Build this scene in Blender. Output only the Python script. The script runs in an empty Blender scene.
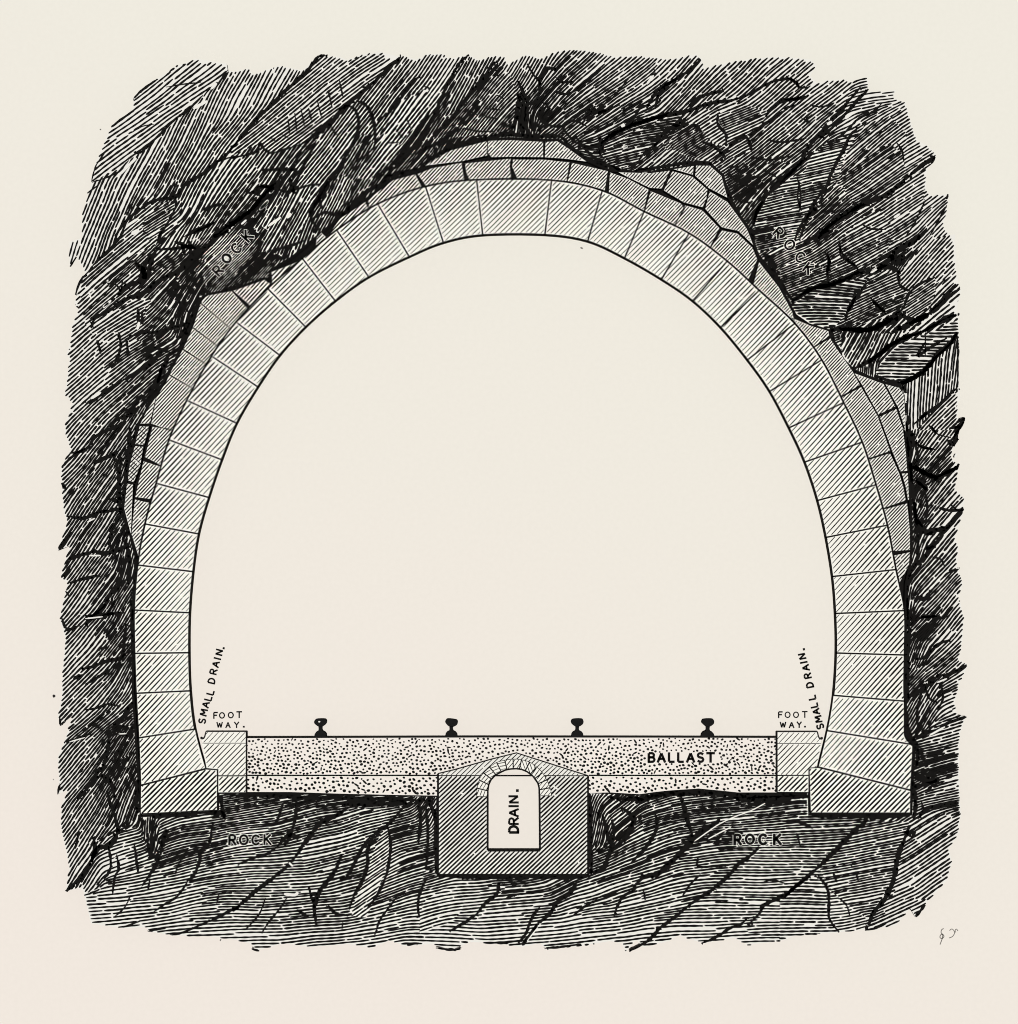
import bpy, math, random
import numpy as np
from mathutils import Vector
from mathutils.geometry import tessellate_polygon

random.seed(7)
rnd = random.random

# ------------------------------------------------------------------ camera, light, exposure
sc = bpy.context.scene
D = 80.0                                   # camera distance from the paper, metres
cd = bpy.data.cameras.new('camera')
cam = bpy.data.objects.new('camera', cd)
sc.collection.objects.link(cam)
cam.location = (0, -D, 0)
cam.rotation_euler = (math.pi / 2, 0, 0)
cd.sensor_fit = 'HORIZONTAL'
cd.sensor_width = 36.0
cd.lens = 36.0 * D / 10.18
cd.clip_end = 300
sc.camera = cam

w = bpy.data.worlds.new('world')
sc.world = w
w.use_nodes = True
w.node_tree.nodes['Background'].inputs[0].default_value = (1, 1, 1, 1)
w.node_tree.nodes['Background'].inputs[1].default_value = 0.06
sd = bpy.data.lights.new('sun', 'SUN')
sd.energy = math.pi * 0.945
sd.angle = math.radians(0.5)
sun = bpy.data.objects.new('sun', sd)
sun.location = (0, -20, 6)
sun.rotation_euler = (math.pi / 2, 0, 0)
sc.collection.objects.link(sun)
sc.view_settings.view_transform = 'Standard'
sc.view_settings.look = 'None'
sc.view_settings.exposure = 0.0
sc.view_settings.gamma = 1.0
sc.view_settings.use_curve_mapping = False
sc.cycles.filter_width = 1.0


# ------------------------------------------------------------------ materials
def lin(c):
    return tuple(((v / 255 + 0.055) / 1.055) ** 2.4 if v > 10 else v / 255 / 12.92 for v in c) + (1.0,)


def diffuse(name, c, c2=None, scale=1.0):
    m = bpy.data.materials.new(name)
    m.use_nodes = True
    nt = m.node_tree
    nt.nodes.clear()
    out = nt.nodes.new('ShaderNodeOutputMaterial')
    d = nt.nodes.new('ShaderNodeBsdfDiffuse')
    d.inputs['Color'].default_value = lin(c)
    nt.links.new(d.outputs[0], out.inputs[0])
    if c2:
        tc = nt.nodes.new('ShaderNodeTexCoord')
        nz = nt.nodes.new('ShaderNodeTexNoise')
        nz.inputs['Scale'].default_value = scale
        nz.inputs['Detail'].default_value = 5
        mx = nt.nodes.new('ShaderNodeMix')
        mx.data_type = 'RGBA'
        mx.inputs[6].default_value = lin(c)
        mx.inputs[7].default_value = lin(c2)
        nt.links.new(tc.outputs['Object'], nz.inputs['Vector'])
        nt.links.new(nz.outputs[0], mx.inputs[0])
        nt.links.new(mx.outputs[2], d.inputs['Color'])
    return m


def paper_material():
    """old cream paper: pinkish towards one corner, finely mottled"""
    m = bpy.data.materials.new('aged_paper')
    m.use_nodes = True
    nt = m.node_tree
    nt.nodes.clear()
    N, L = nt.nodes.new, nt.links.new
    out = N('ShaderNodeOutputMaterial')
    d = N('ShaderNodeBsdfDiffuse')
    tc = N('ShaderNodeTexCoord')
    sp = N('ShaderNodeSeparateXYZ')
    L(tc.outputs['Object'], sp.inputs[0])
    nz = N('ShaderNodeTexNoise')
    nz.inputs['Scale'].default_value = 0.35
    nz.inputs['Detail'].default_value = 3
    L(tc.outputs['Object'], nz.inputs['Vector'])

    def math_(op, a, b):
        n = N('ShaderNodeMath')
        n.operation = op
        for i, v in enumerate((a, b)):
            if isinstance(v, (int, float)):
                n.inputs[i].default_value = v
            else:
                L(v, n.inputs[i])
        return n.outputs[0]
    # tone runs down the sheet, with soft blotches
    t = math_('MULTIPLY_ADD', sp.outputs['Z'], -0.11)
    t.node.inputs[2].default_value = 0.45
    t = math_('ADD', t, math_('MULTIPLY', sp.outputs['X'], -0.045))
    t = math_('ADD', t, math_('MULTIPLY', math_('SUBTRACT', nz.outputs[0], 0.5), 0.5))
    mx = N('ShaderNodeMix')
    mx.data_type = 'RGBA'
    mx.inputs[6].default_value = lin(PAPER_A)
    mx.inputs[7].default_value = lin(PAPER_B)
    L(t, mx.inputs[0])
    n2 = N('ShaderNodeTexNoise')
    n2.inputs['Scale'].default_value = 22
    n2.inputs['Detail'].default_value = 4
    L(tc.outputs['Object'], n2.inputs['Vector'])
    hs = N('ShaderNodeHueSaturation')
    L(mx.outputs[2], hs.inputs['Color'])
    L(math_('ADD', math_('MULTIPLY', n2.outputs[0], 0.05), 0.975), hs.inputs['Value'])
    L(hs.outputs[0], d.inputs['Color'])
    L(d.outputs[0], out.inputs[0])
    return m


PAPER_A = (239, 235, 223)
PAPER_B = (241, 232, 222)
M_PAPER = paper_material()
M_STONE = diffuse('dressed_stone', (249, 247, 237), (244, 241, 230), 3)
M_ROUGH = diffuse('rough_stone', (243, 241, 232), (232, 229, 220), 5)
M_ROCK = diffuse('rock_face', (243, 240, 231), (232, 229, 221), 4)
M_GRAVEL = diffuse('ballast_gravel', (244, 237, 228), (240, 232, 222), 6)
M_INK = diffuse('engraved_black', (22, 21, 20), (30, 29, 27), 9)
M_INK2 = diffuse('engraved_soft_black', (46, 44, 42))
M_IRON = diffuse('black_iron', (22, 22, 22), (36, 35, 34), 40)
M_SIDE = diffuse('painted_shade_side', (58, 55, 50), (44, 42, 38), 4)  # soffit shade painted as dark colour on side faces, also curbs bounce onto paper
M_PENCIL = diffuse('pencil_grey', (120, 116, 110))
MATS = [M_STONE, M_INK, M_ROUGH, M_ROCK, M_GRAVEL, M_INK2, M_IRON, M_PENCIL, M_PAPER, M_SIDE]
STONE, INK, ROUGH, ROCK, GRAVEL, INK2, IRON, PENCIL, PAPER, SIDE = range(10)

# depths, metres in front of the paper
Y_MAS, Y_ROCK, Y_BED, BK = -0.30, -0.24, -0.28, 0.0


def at(px, py, y):
    s = (D + y) / D / 100.0
    return ((px - 509.0) * s, y, (512.0 - py) * s)


# ------------------------------------------------------------------ mesh builder
def area(p):
    return 0.5 * sum(p[i][0] * p[(i + 1) % len(p)][1] - p[(i + 1) % len(p)][0] * p[i][1] for i in range(len(p)))


class MB:
    def __init__(s):
        s.v, s.f, s.m = [], [], []

    def prism(s, poly, y0, y1, mat, side=None, hole=None):
        """solid from y0 (front, nearer the viewer) back to y1"""
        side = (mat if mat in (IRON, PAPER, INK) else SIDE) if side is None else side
        loops = [poly] + ([hole] if hole else [])
        b = len(s.v)
        flat = [p for l in loops for p in l]
        n = len(flat)
        for y in (y0, y1):
            # same outline on both faces, so the sides run straight back
            s.v += [at(px, py, y0)[:1] + (y,) + at(px, py, y0)[2:] for px, py in flat]
        tri = tessellate_polygon([[Vector((p[0], p[1], 0)) for p in l] for l in loops])
        for t in tri:
            a = area([flat[i] for i in t])
            t = t if a < 0 else t[::-1]
            s.f.append(tuple(b + i for i in t)); s.m.append(mat)
            s.f.append(tuple(b + n + i for i in t[::-1])); s.m.append(mat)
        k = 0
        for li, l in enumerate(loops):
            cw = (area(l) > 0) != (li == 1)
            for i in range(len(l)):
                p, q = b + k + i, b + k + (i + 1) % len(l)
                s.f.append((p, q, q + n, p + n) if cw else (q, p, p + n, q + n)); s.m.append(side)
            k += len(l)
        return s

    def ribbon(s, pts, width, y, mat=INK):
        """flat ink line; width is a number or one value per point (pixels)"""
        n = len(pts)
        if n < 2:
            return
        ws = width if hasattr(width, '__len__') else [width] * n
        b = len(s.v)
        for i in range(n):
            a, c = pts[max(0, i - 1)], pts[min(n - 1, i + 1)]
            dx, dy = c[0] - a[0], c[1] - a[1]
            l = math.hypot(dx, dy) or 1
            nx, ny = -dy / l * ws[i] / 2, dx / l * ws[i] / 2
            s.v.append(at(pts[i][0] + nx, pts[i][1] + ny, y))
            s.v.append(at(pts[i][0] - nx, pts[i][1] - ny, y))
        for i in range(n - 1):
            s.f.append((b + 2 * i, b + 2 * i + 1, b + 2 * i + 3, b + 2 * i + 2)); s.m.append(mat)

    def blob(s, x, y, rx, ry, ang, yy, mat=INK, n=7):
        b = len(s.v)
        ca, sa = math.cos(ang), math.sin(ang)
        for k in range(n):
            t = 2 * math.pi * k / n
            j = 0.85 + 0.3 * rnd()
            u, v_ = rx * j * math.cos(t), ry * j * math.sin(t)
            s.v.append(at(x + u * ca - v_ * sa, y + u * sa + v_ * ca, yy))
        s.f.append(tuple(range(b, b + n))[::-1]); s.m.append(mat)

    def build(s, name, parent=None, **props):
        me = bpy.data.meshes.new(name)
        used = sorted(set(s.m))
        mp = {k: i for i, k in enumerate(used)}
        me.from_pydata(s.v, [], s.f)
        for k in used:
            me.materials.append(MATS[k])
        me.polygons.foreach_set('material_index', [mp[k] for k in s.m])
        me.update()
        o = bpy.data.objects.new(name, me)
        sc.collection.objects.link(o)
        if parent:
            o.parent = parent
        for k, v in props.items():
            o[k] = v
        return o


def catmull(pts, n=4):
    out = []
    for i in range(len(pts) - 1):
        p0, p1, p2, p3 = pts[max(0, i - 1)], pts[i], pts[i + 1], pts[min(len(pts) - 1, i + 2)]
        for k in range(n):
            t = k / n
            out.append(tuple(0.5 * (2 * p1[j] + (p2[j] - p0[j]) * t + (2 * p0[j] - 5 * p1[j] + 4 * p2[j] - p3[j]) * t * t
                                    + (3 * p1[j] - p0[j] - 3 * p2[j] + p3[j]) * t ** 3) for j in (0, 1)))
    out.append(tuple(pts[-1]))
    return out


def hatch(mb, poly, ang, per, wid, y, gap=1.3, grow=None, brk=0.08, mat=INK, hole=None, wob=0.25, ph=0.0):
    """straight parallel strokes clipped to a polygon; ang in degrees, up to the right"""
    a = math.radians(ang)
    ux, uy = math.cos(a), -math.sin(a)
    vx, vy = math.sin(a), math.cos(a)
    loops = [poly] + ([hole] if hole else [])
    vs = [p[0] * vx + p[1] * vy for p in poly]
    k = math.ceil((min(vs) - ph) / per)
    while k * per + ph < max(vs):
        v = k * per + ph
        k += 1
        xs = []
        for l in loops:
            for i in range(len(l)):
                p, q = l[i], l[(i + 1) % len(l)]
                a0, a1 = p[0] * vx + p[1] * vy - v, q[0] * vx + q[1] * vy - v
                if (a0 > 0) != (a1 > 0):
                    t = a0 / (a0 - a1)
                    xs.append((p[0] + (q[0] - p[0]) * t) * ux + (p[1] + (q[1] - p[1]) * t) * uy)
        xs.sort()
        for j in range(0, len(xs) - 1, 2):
            s0, s1 = xs[j] + gap * (0.5 + rnd()), xs[j + 1] - gap * (0.5 + rnd())
            segs = [(s0, s1)]
            if s1 - s0 > 14 and rnd() < brk:
                m = s0 + (s1 - s0) * (0.25 + 0.5 * rnd())
                segs = [(s0, m - 0.7), (m + 0.7, s1)]
            for e0, e1 in segs:
                if e1 - e0 < 1.2:
                    continue
                n = max(2, int((e1 - e0) / 6) + 2)
                ps, ws = [], []
                o1, o2 = (rnd() - .5) * wob, (rnd() - .5) * wob
                for i in range(n):
                    t = i / (n - 1)
                    u = e0 + (e1 - e0) * t
                    vv = v + o1 * (1 - t) + o2 * t
                    x, yv = u * ux + vv * vx, u * uy + vv * vy
                    ps.append((x, yv))
                    ww = wid * (0.88 + 0.24 * rnd())
                    if grow:
                        ww *= grow(x, yv)
                    ws.append(ww * (0.75 if i in (0, n - 1) else 1))
                mb.ribbon(ps, ws, y, mat)


def inset_line(pts, wpx, inside):
    """shift a polyline towards the point inside by half its width"""
    out = []
    for i in range(len(pts)):
        a, c = pts[max(0, i - 1)], pts[min(len(pts) - 1, i + 1)]
        dx, dy = c[0] - a[0], c[1] - a[1]
        l = math.hypot(dx, dy) or 1
        nx, ny = -dy / l, dx / l
        if (inside[0] - pts[i][0]) * nx + (inside[1] - pts[i][1]) * ny < 0:
            nx, ny = -nx, -ny
        out.append((pts[i][0] + nx * wpx / 2, pts[i][1] + ny * wpx / 2))
    return out


def outline(mb, poly, wpx, y, mat=INK, rough=0.0):
    """ink line just inside the edge of a polygon"""
    sgn = 1 if area(poly) > 0 else -1
    n = len(poly)
    P, W = [], []
    for i in range(n + 1):
        a, b, c = poly[(i - 1) % n], poly[i % n], poly[(i + 1) % n]
        d1 = (b[0] - a[0], b[1] - a[1]); d2 = (c[0] - b[0], c[1] - b[1])
        l1, l2 = math.hypot(*d1) or 1, math.hypot(*d2) or 1
        n1 = (-d1[1] / l1, d1[0] / l1); n2 = (-d2[1] / l2, d2[0] / l2)
        mx, my = n1[0] + n2[0], n1[1] + n2[1]
        q = mx * mx + my * my
        q = max(q, 1.0)
        P.append((b[0] + sgn * mx / q * 2 * wpx, b[1] + sgn * my / q * 2 * wpx))
        W.append(wpx * (1 + (rnd() - .5) * rough))
    # P is the inner edge; quads between the edge and P
    b0 = len(mb.v)
    for i in range(n + 1):
        mb.v.append(at(*poly[i % n], y))
        mb.v.append(at(*P[i], y))
    for i in range(n):
        mb.f.append((b0 + 2 * i, b0 + 2 * i + 1, b0 + 2 * i + 3, b0 + 2 * i + 2)); mb.m.append(mat)


ORD = ['first', 'second', 'third', 'fourth', 'fifth', 'sixth', 'seventh', 'eighth', 'ninth', 'tenth', 'eleventh',
       'twelfth', 'thirteenth', 'fourteenth', 'fifteenth', 'sixteenth', 'seventeenth']

# ------------------------------------------------------------------ the paper behind (setting)
mb = MB()
mb.prism([(-1500, -1500), (2518, -1500), (2518, 2524), (-1500, 2524)], 0.001, 0.2, PAPER)
wall = mb.build('wall_back', kind='structure')
mb = MB()
mb.blob(54, 696, 1.7, 1.7, 0, -0.002, INK2)
mb.blob(581.5, 248, 1.6, 0.9, 0.4, -0.002, PENCIL)
mb.blob(100.5, 129.5, 0.8, 0.8, 0.4, -0.002, PENCIL)
mb.blob(220.5, 940, 0.8, 1.2, 0.4, -0.002, PENCIL)
mb.build('ink_speck', wall)

# ------------------------------------------------------------------ arch joints (inner end, outer end), left foot to right foot
J = [((206, 768.6), (140.2, 785.4)), ((195.4, 729), (138.2, 738)), ((190.9, 690.8), (135.7, 693.3)),
     ((189.6, 652.7), (134.3, 653.4)), ((190.2, 612.8), (133.8, 610)), ((193.6, 571.7), (137.3, 565)),
     ((199.2, 534), (144.7, 523.9)), ((209.4, 497.6), (155.9, 483.3)), ((222.3, 459.9), (168.7, 439.8)),
     ((237.2, 423.4), (186.5, 400.2)), ((258.4, 387.2), (211.3, 356)), ((280.2, 355.6), (235.8, 321.9)),
     ((306, 327.3), (267.5, 288.4)), ((335.6, 301.4), (302.1, 258.1)), ((369, 277.5), (336.5, 229.8)),
     ((409.5, 257.2), (377.5, 203.7)), ((443.5, 243.2), (425.5, 186.2)), ((482.8, 235.6), (476.6, 179.5)),
     ((544.8, 235.3), (551.6, 180)), ((587.6, 241.8), (602.3, 190.3)), ((624.4, 258.6), (644.2, 211.3)),
     ((661.2, 279.8), (689.2, 233)), ((692.4, 301.3), (727.4, 261)), ((720.3, 327.8), (759.4, 290.2)),
     ((747, 360.2), (795, 323.3)), ((769.2, 391.6), (822, 359.8)), ((788.5, 428), (843.9, 402.5)),
     ((804.2, 462.2), (862.5, 442)), ((817, 500.6), (876.3, 484.8)), ((825.4, 537.5), (887.7, 525.1)),
     ((831.8, 576.6), (896.3, 569.5)), ((834.8, 613.5), (904.8, 610.6)), ((835.6, 653), (904.8, 655)),
     ((832.9, 695.3), (904.9, 701.2)), ((827, 730.6), (911.6, 744.4)), ((818, 767), (911.2, 790.3))]
inn = catmull([j[0] for j in J], 5)
outr = catmull([j[1] for j in J], 5)
FOOT_L = [(217.8, 769.4), (206, 768.6), (140.2, 785.4), (139.8, 814.4), (217.8, 810.6)]
FOOT_R = [(808.6, 767.6), (818, 767), (911.2, 790.3), (911, 813.4), (810, 813.4)]
ANG = 47.0


def dist_in(x, y):
    # how far a point is from the intrados, 0 at the opening to 1 outside
    best = min((x - p[0]) ** 2 + (y - p[1]) ** 2 for p in inn[::2])
    return min(1, math.sqrt(best) / 58)


for i in range(35):
    a, b = inn[i * 5:(i + 1) * 5 + 1], outr[i * 5:(i + 1) * 5 + 1]
    if i == 33:
        b = [(904.9, 701.2), (904.9, 735), (907, 739.5), (911.6, 744.4)]
    if i == 34:
        b = [(911.6, 744.4), (913.4, 746), (913.2, 752), (911.2, 790.3)]
    if i == 0:
        b = [(140.2, 785.4), (139.4, 765), (138.2, 738)]
    poly = list(a) + list(b)[::-1]
    c = (sum(p[0] for p in poly) / len(poly), sum(p[1] for p in poly) / len(poly))
    mb = MB().prism(poly, Y_MAS, BK, STONE)
    yy = Y_MAS - 0.002
    mb.ribbon(inset_line(a, 1.5 if 1 <= i < 33 else 0.7, c), 1.5 if 1 <= i < 33 else 0.7, yy)
    mb.ribbon(inset_line(b, 1.2, c), 1.2, yy)
    mb.ribbon(inset_line([a[0], b[0]], 0.8, c), 0.8, yy)
    mb.ribbon(inset_line([a[-1], b[-1]], 0.8, c), 0.8, yy)
    t = math.degrees(math.atan2(512 - c[1], c[0] - 512))
    top = max(0, min(1, (420 - c[1]) / 180))
    ang = ANG - 3 * top + (0 if c[0] < 512 else 1)
    per = 3.95 - 0.35 * top
    base = 1.35 - 0.18 * top
    hatch(mb, poly, ang, per, base, yy, gap=2.3,
          grow=lambda x, y: 0.62 + 0.55 * dist_in(x, y), brk=0.1)
    if i < 17:
        lab = 'pale hatched arch stone on the left side, %s one up from the left footing' % ORD[i] if i < 11 else \
              'pale hatched arch stone left of the crown, %s one before the wide keystone' % ORD[16 - i]
    elif i == 17:
        lab = 'wide pale hatched keystone at the very top of the arch'
    else:
        k = 34 - i
        lab = 'pale hatched arch stone on the right side, %s one up from the right footing' % ORD[k] if k < 11 else \
              'pale hatched arch stone right of the crown, %s one after the wide keystone' % ORD[i - 18]
    mb.build('arch_stone', label=lab, category='stone block', group='arch stones around the tunnel')

for poly, side, ins in ((FOOT_L, 'left', 0), (FOOT_R, 'right', 0)):
    mb = MB().prism(poly, Y_MAS, BK, STONE)
    outline(mb, poly, 1.0, Y_MAS - 0.002)
    hatch(mb, poly, 45.5, 3.75, 1.75, Y_MAS - 0.002, gap=1.8, brk=0.03)
    mb.build('footing_stone', label='broad slanted footing stone under the %s end of the arch' % side,
             category='stone block', group='footing stones')

# ------------------------------------------------------------------ rough backing stones outside the arch
SL, ST, SR, SC_ = 'left', 'top', 'right', 'x'
BACK = [
    # (points, label, period, ink width)
    ('231.9,290.5 264.3,279.3 268.6,281.9 266.5,287.9 255.6,292.7 244.8,303', 'small pointed backing stone at the top of the left column, beneath the rock lettering', 2.9, 1.1),
    ('231.9,290.5 244.8,304.6 241.6,312.1 236.2,320.5 228,325 201,303.5 201,299.5 208,294.8', 'broad finely hatched backing stone at the upper left shoulder of the arch', 2.5, 1.15),
    ('200.1,302.7 227.6,325.3 214.9,344 192.3,327.2', 'four-sided backing stone on the left shoulder, just below the broad top one', 2.3, 1.2),
    ('192.3,327.2 214.9,344 203,363.6 182.4,348.9', 'small backing stone on the left shoulder, above the larger squarish one', 2.4, 1.15),
    ('182.4,348.9 203,363.6 191.3,387.2 168.7,374.4', 'squarish backing stone on the left shoulder, above the long tapering one', 2.4, 1.15),
    ('168.7,374.4 191.3,387.2 187.3,400.9 174.6,429.5 169.7,429.5 150.5,424 155.9,397 165.7,381.3', 'long tapering backing stone on the left side, largest of the left column', 2.5, 1.2),
    ('155.9,397 150.5,424 139.2,424.5 147,409', 'thin wedge of stone wedged between rock and the long tapering left stone', 2.5, 1.0),
    ('152,426 173.5,430.5 165.7,443.6 158.9,464.2 144.1,457.3', 'tall narrow backing stone on the left, right of the thin outer column', 2.5, 1.25),
    ('143,460.5 157.9,466.2 155.9,483.3 147.7,499.6 134.3,497.6', 'narrow backing stone on the left with a thick black joint above it', 2.6, 1.25),
    ('134.3,498.6 147,501 144.7,523.7 139.2,545.7 137.3,555.6 130.8,534', 'pointed lowest backing stone of the left column', 2.6, 1.2),
    ('139.2,425.5 150,426 144.6,445.5 134.3,444.6', 'tiny mottled stone at the top of the thin outer left column', 2.6, 1.3),
    ('134.3,445.2 144,446.2 141,465 134.3,483 127.4,480.9 128.4,467.2', 'mottled stone in the middle of the thin outer left column', 2.6, 1.3),
    ('126.4,482.9 133.7,484 130.8,534 123.5,508.4', 'thin sliver of stone at the bottom of the outer left column', 2.6, 1.1),
    ('270.5,280.5 270.8,271.5 292.4,258.3 297,262 284,269', 'thin sliver stone above the arch, left of the shoulder, nearest the rock lettering', 3.2, 0.9),
    ('295,256.5 322.6,233.5 325.2,236 302,257.7', 'narrow strip stone above the left part of the arch, second sliver up', 2.8, 1.1),
    ('314.5,243 316,237.5 321.4,231.6 325,235.5', 'tiny wedge stone tucked between two strip stones on the upper left', 2.8, 1.0),
    ('324.3,234.5 340,217.8 365.6,201.1 368.5,208 337,228', 'long strip stone on the upper left of the arch, against the black rock', 2.8, 1.1),
    ('367.5,199 393,179.5 415.7,173.6 421.6,185.4 378.3,203 369.5,208.5', 'wide wedge-shaped backing stone on the upper left of the arch', 2.8, 1.15),
    ('416.6,173.6 432,167.5 462,162 465,175.6 426,185.4', 'backing stone left of the crown in the lower course, beside the wide wedge', 2.6, 1.2),
    ('424.9,165.7 449.5,150 487.8,140.2 487.8,156 462.2,161.8', 'tapering left stone of the three forming the topmost course', 2.6, 1.15),
    ('487.8,140.2 510,139.4 543.8,141.2 543.8,157.9 511,157.4 491.5,157.9 486.5,152', 'long middle stone of the three forming the topmost course', 2.6, 1.15),
    ('544.8,141.2 557.5,140.6 567.4,147 587,161.8 566,159.5 544.3,157.9', 'tapering right stone of the three forming the topmost course', 2.6, 1.15),
    ('464.2,162.8 511.4,157.9 510.5,166 513.3,174.6 470,178.5 465.5,172', 'backing stone directly above the crown, left of the centre joint', 2.6, 1.2),
    ('512.3,158.9 545,159 570.3,161.8 567.3,177.5 540,175 514.3,174.6 511.5,167', 'backing stone directly above the crown, right of the centre joint', 2.6, 1.2),
    ('571.3,162 608.6,170.6 607.6,188.3 590,183 568.3,178.5', 'backing stone right of the crown in the lower course, first after the centre pair', 2.5, 1.2),
    ('609.3,171.5 628,178 649.3,189.3 645.4,209 628,199 609,188.6', 'backing stone right of the crown, below the thin pointed wedge stone', 2.5, 1.2),
    ('650.3,190.3 681.7,203.1 685,209 675.8,219.3 646.4,207.5', 'rounded backing stone on the upper right, in the row touching the arch', 2.5, 1.2),
    ('685,204.5 702.3,209.5 720.2,228 712.9,243.8 695,231.5 677.3,220', 'backing stone on the upper right with a rounded right end, touching the arch', 2.5, 1.2),
    ('721.6,229.7 737.8,233 752.9,247 758,259.5 751.5,279 733,264 713.9,244.2', 'last big rounded backing stone on the right shoulder touching the arch', 2.5, 1.2),
    ('617.9,172.2 650,172.5 670.9,169.9 662.1,189.3 649.3,188.5', 'thin pointed wedge stone on the upper right beneath the rock', 2.5, 1.15),
    ('671.9,170.4 692.5,176 708.2,189.3 707,199 703,208 683.7,203.1 663,190.7', 'big rounded stone in the middle of three stepped rows on the upper right', 2.6, 1.15),
    ('709.2,190.3 727.9,201.5 735.7,211.9 747.5,228.6 753.5,245.5 738,231.5 721.6,228 704.5,209', 'long curved outer stone on the upper right, against the dark rock', 2.4, 1.15),
    ('672.9,169.2 694.5,165 693.5,175.6', 'tiny triangular stone on the upper right under the rock edge', 2.6, 1.1),
    ('695.5,164.9 710.2,165 722,175.6 728,198.5 708.2,188.6 694.5,176', 'outermost rounded stone on the upper right shoulder', 2.6, 1.1),
    ('758.8,261 778.8,285.9 792.9,311.8 797.5,321 778.8,306 756,281', 'slender curved stone running down the right shoulder below the rounded ones', 2.3, 1.1),
    ('793.5,313 812,325.5 829.1,330.5 829.8,336.5 816.3,344.3 797.5,322', 'wedge-shaped stone on the right shoulder where the rock steps outward', 2.4, 1.1),
    ('830.5,337.5 837,347.9 853,370.8 860.8,385.2 842,396 831,369 816.8,345.5', 'long backing stone on the right side of the arch, below the rock step', 2.3, 1.15),
    ('843,397 861.5,386.2 878.2,415.7 891,451.4 871.4,457.3 855.6,422', 'tall backing stone on the right side, inner one of two columns', 2.3, 1.2),
    ('854,372.8 884.1,383.5 896.2,406.8 878.2,415.5 861.8,385.5', 'rough triangular stone on the right side below the dark rounded rock', 2.6, 1.1),
    ('896.7,408 903.5,428 906.5,452 908,471.5 900,472 891.5,451 878.8,416.5', 'tall outer stone in the second column of the right side', 2.3, 1.15),
    ('884.7,383.6 899.8,387.2 904.8,395 905.8,432 904,428 897.2,407', 'thin curved stone at the outer right edge beneath the vertical rock face', 2.6, 1.1),
    ('872.3,457.6 890.5,452.5 899.8,473 904,487 906.5,500.8 888,506.4 876.3,484.8', 'dark backing stone on the right side with a broken joint above it', 2.2, 1.2),
    ('888,507.4 907.7,502.5 910.6,530 910.6,550.6 896.9,551.6 888.3,525.1', 'tall lower backing stone on the right side', 2.3, 1.15),
    ('897.3,552.6 910.6,551.4 909.7,565.4 905.7,583 897,569.3', 'lowest pointed backing stone on the right side', 2.6, 1.1),
    ('901,473 908.5,472.4 909.8,500 907.5,501 905,487', 'sliver of stone at the right edge beside the dark backing stone', 2.6, 1.1),
]


def pts(s):
    return [tuple(float(v) for v in t.split(',')) for t in s.split()]


def snap(poly, tol=6.3):
    """bed the inner side of a backing stone on the curve of the arch stones"""
    def near(p):
        d = [((p[0] - q[0]) ** 2 + (p[1] - q[1]) ** 2, k) for k, q in enumerate(outr2)]
        return min(d)
    idx = [near(p) for p in poly]
    out = []
    n = len(poly)
    for i in range(n):
        d, k = idx[i]
        out.append(outr2[k] if d < tol * tol else poly[i])
        d2, k2 = idx[(i + 1) % n]
        if d < tol * tol and d2 < tol * tol and abs(k - k2) > 1:
            stp = 1 if k2 > k else -1
            out += [outr2[j] for j in range(k + stp, k2, stp)]
    res = [out[0]]
    for p in out[1:]:
        if math.hypot(p[0] - res[-1][0], p[1] - res[-1][1]) > 0.3:
            res.append(p)
    return res


outr2 = []
for i in range(len(outr) - 1):
    for t in (0, .34, .67):
        outr2.append((outr[i][0] + (outr[i + 1][0] - outr[i][0]) * t, outr[i][1] + (outr[i + 1][1] - outr[i][1]) * t))

for s, lab, per, wd in BACK:
    poly = snap(pts(s))
    mb = MB().prism(poly, Y_MAS + 0.01, BK, ROUGH)
    outline(mb, poly, 0.75, Y_MAS + 0.008, rough=0.5)
    per = max(per, 2.4)
    hatch(mb, poly, 47, per, per * 0.49, Y_MAS + 0.008, gap=0.9, brk=0.2)
    if 'mottled' in lab:
        hatch(mb, poly, -40, 4.2, 0.8, Y_MAS + 0.007, gap=0.9, brk=0.6)
    mb.build('backing_stone', label=lab, category='stone block', group='rough backing stones behind the arch')

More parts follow.
